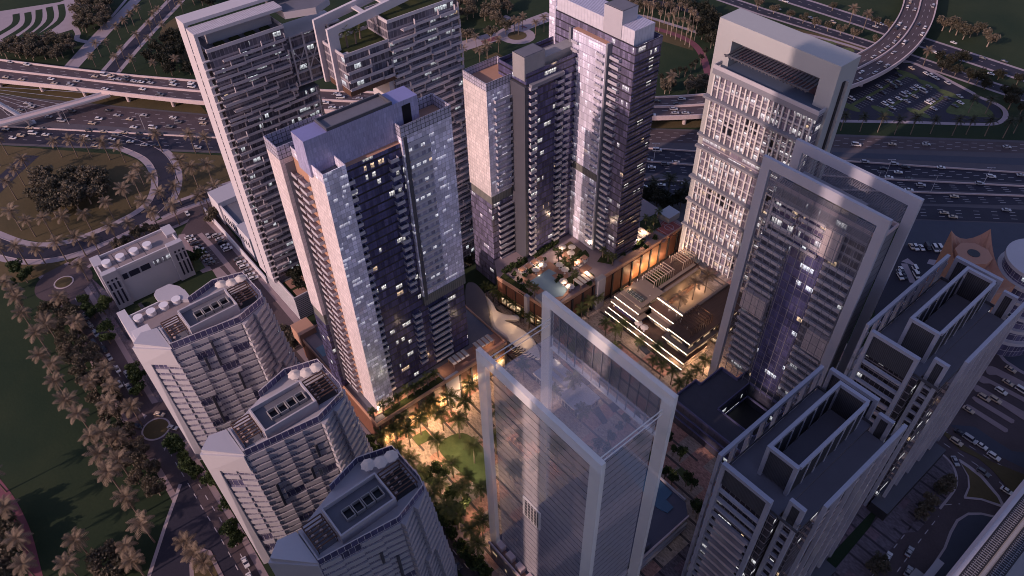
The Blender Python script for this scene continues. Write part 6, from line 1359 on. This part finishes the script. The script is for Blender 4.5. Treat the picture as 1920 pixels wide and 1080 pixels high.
def lamp(x, y, z, e, col=WARM, r=.5, zg=None, name='square_lamp'):
    l = bpy.data.lights.new(name, 'POINT'); l.energy = e; l.color = col; l.shadow_soft_size = r
    o = bpy.data.objects.new(name, l); COL.objects.link(o); p = G(x, y, zg if zg is not None else 0); o.location = (p.x, p.y, z); return o
for x, y, e in ((735, 838, 2200), (775, 815, 2200), (815, 800, 2200), (850, 772, 2200), (880, 750, 1600), (790, 850, 1800), (835, 930, 1300), (875, 960, 1300), (898, 1010, 1000), (830, 875, 2000)): lamp(x, y, 5.5, e)
for x, y, e in ((850, 855, 1500), (885, 890, 1300)): lamp(x, y, 6.5, e, (1.0, .9, .5))
for x, y, e in ((1050, 482, 900), (1080, 500, 900), (1100, 520, 800), (1060, 545, 700), (1010, 505, 700), (1135, 470, 700), (1195, 462, 700), (1205, 445, 600), (975, 520, 500), (1105, 466, 900)): lamp(x, y, 20, e*1.5, (1.0, .70, .48), .5, 16.2)
for x, y, e in ((1110, 575, 700), (1160, 540, 600)): lamp(x, y, 5, e)
for y, e in ((206, 1500), (213, 2200), (219.5, 2200), (226, 1200)):
    o = lamp(0, 0, 0, e); o.location = (-162.6, y, 7.0)
for x, y, e in ((1250, 585, 900), (1285, 560, 1200), (1310, 540, 900), (1330, 525, 600)): lamp(x, y, 6.5, e*.8, WARM, .5, 3)
for x, y, e in ((1180, 545, 600), (1230, 510, 700), (1270, 480, 900), (1300, 470, 1200), (1230, 580, 500), (1320, 600, 500), (1300, 470, 900)): lamp(x, y, 16.5, e*.6, WARM, .5, 12.6)
for x, y, e in ((1170, 610, 700), (1220, 650, 900), (1260, 690, 1100), (1300, 690, 1600), (1330, 690, 1800), (1190, 640, 500), (1320, 665, 1600)): lamp(x, y, 5, e)
for x, y, e in ((1050, 690, 500), (1000, 740, 500), (1120, 740, 500), (960, 830, 700), (1010, 860, 700), (1090, 660, 500), (940, 900, 800)): lamp(x, y, 6, e, (1, .72, .5))
for x, y, e in ((925, 590, 500), (960, 612, 600), (985, 640, 600), (920, 545, 300)): lamp(x, y, 13.5, e, WARM, .8, 9)
lamp(712, 772, 18.5, 900, WARM, .5, 16.5); lamp(755, 750, 18.5, 600, WARM, .5, 16.5); lamp(830, 698, 19, 250, WARM, .5, 16.5); lamp(915, 648, 19, 200, WARM, .5, 16.5)
for k in range(5): 
    o = lamp(0, 0, 0, 700); o.location = (-162.5, 69+k*6.5, 7)
for k in range(4): 
    o = lamp(0, 0, 0, 700); o.location = (-162.5, 106+k*6.5, 7)
cam = bpy.data.cameras.new('camera'); cam.sensor_width = 36; cam.lens = FPX/1920*36; cam.clip_end = 6000; cam.clip_start = 1
co = bpy.data.objects.new('camera', cam); COL.objects.link(co)
co.matrix_world = Matrix(((RX.x, -DY.x, -FZ.x, 0), (RX.y, -DY.y, -FZ.y, 0), (RX.z, -DY.z, -FZ.z, HCAM), (0, 0, 0, 1)))
SC.camera = co
SC.view_settings.view_transform = 'Standard'; SC.view_settings.look = 'None'; SC.view_settings.gamma = 1; SC.view_settings.exposure = 0.12
SC.cycles.filter_width = 1.0; SC.cycles.use_denoising = True; SC.cycles.transparent_max_bounces = 32; SC.cycles.max_bounces = 6; SC.cycles.sample_clamp_indirect = 6
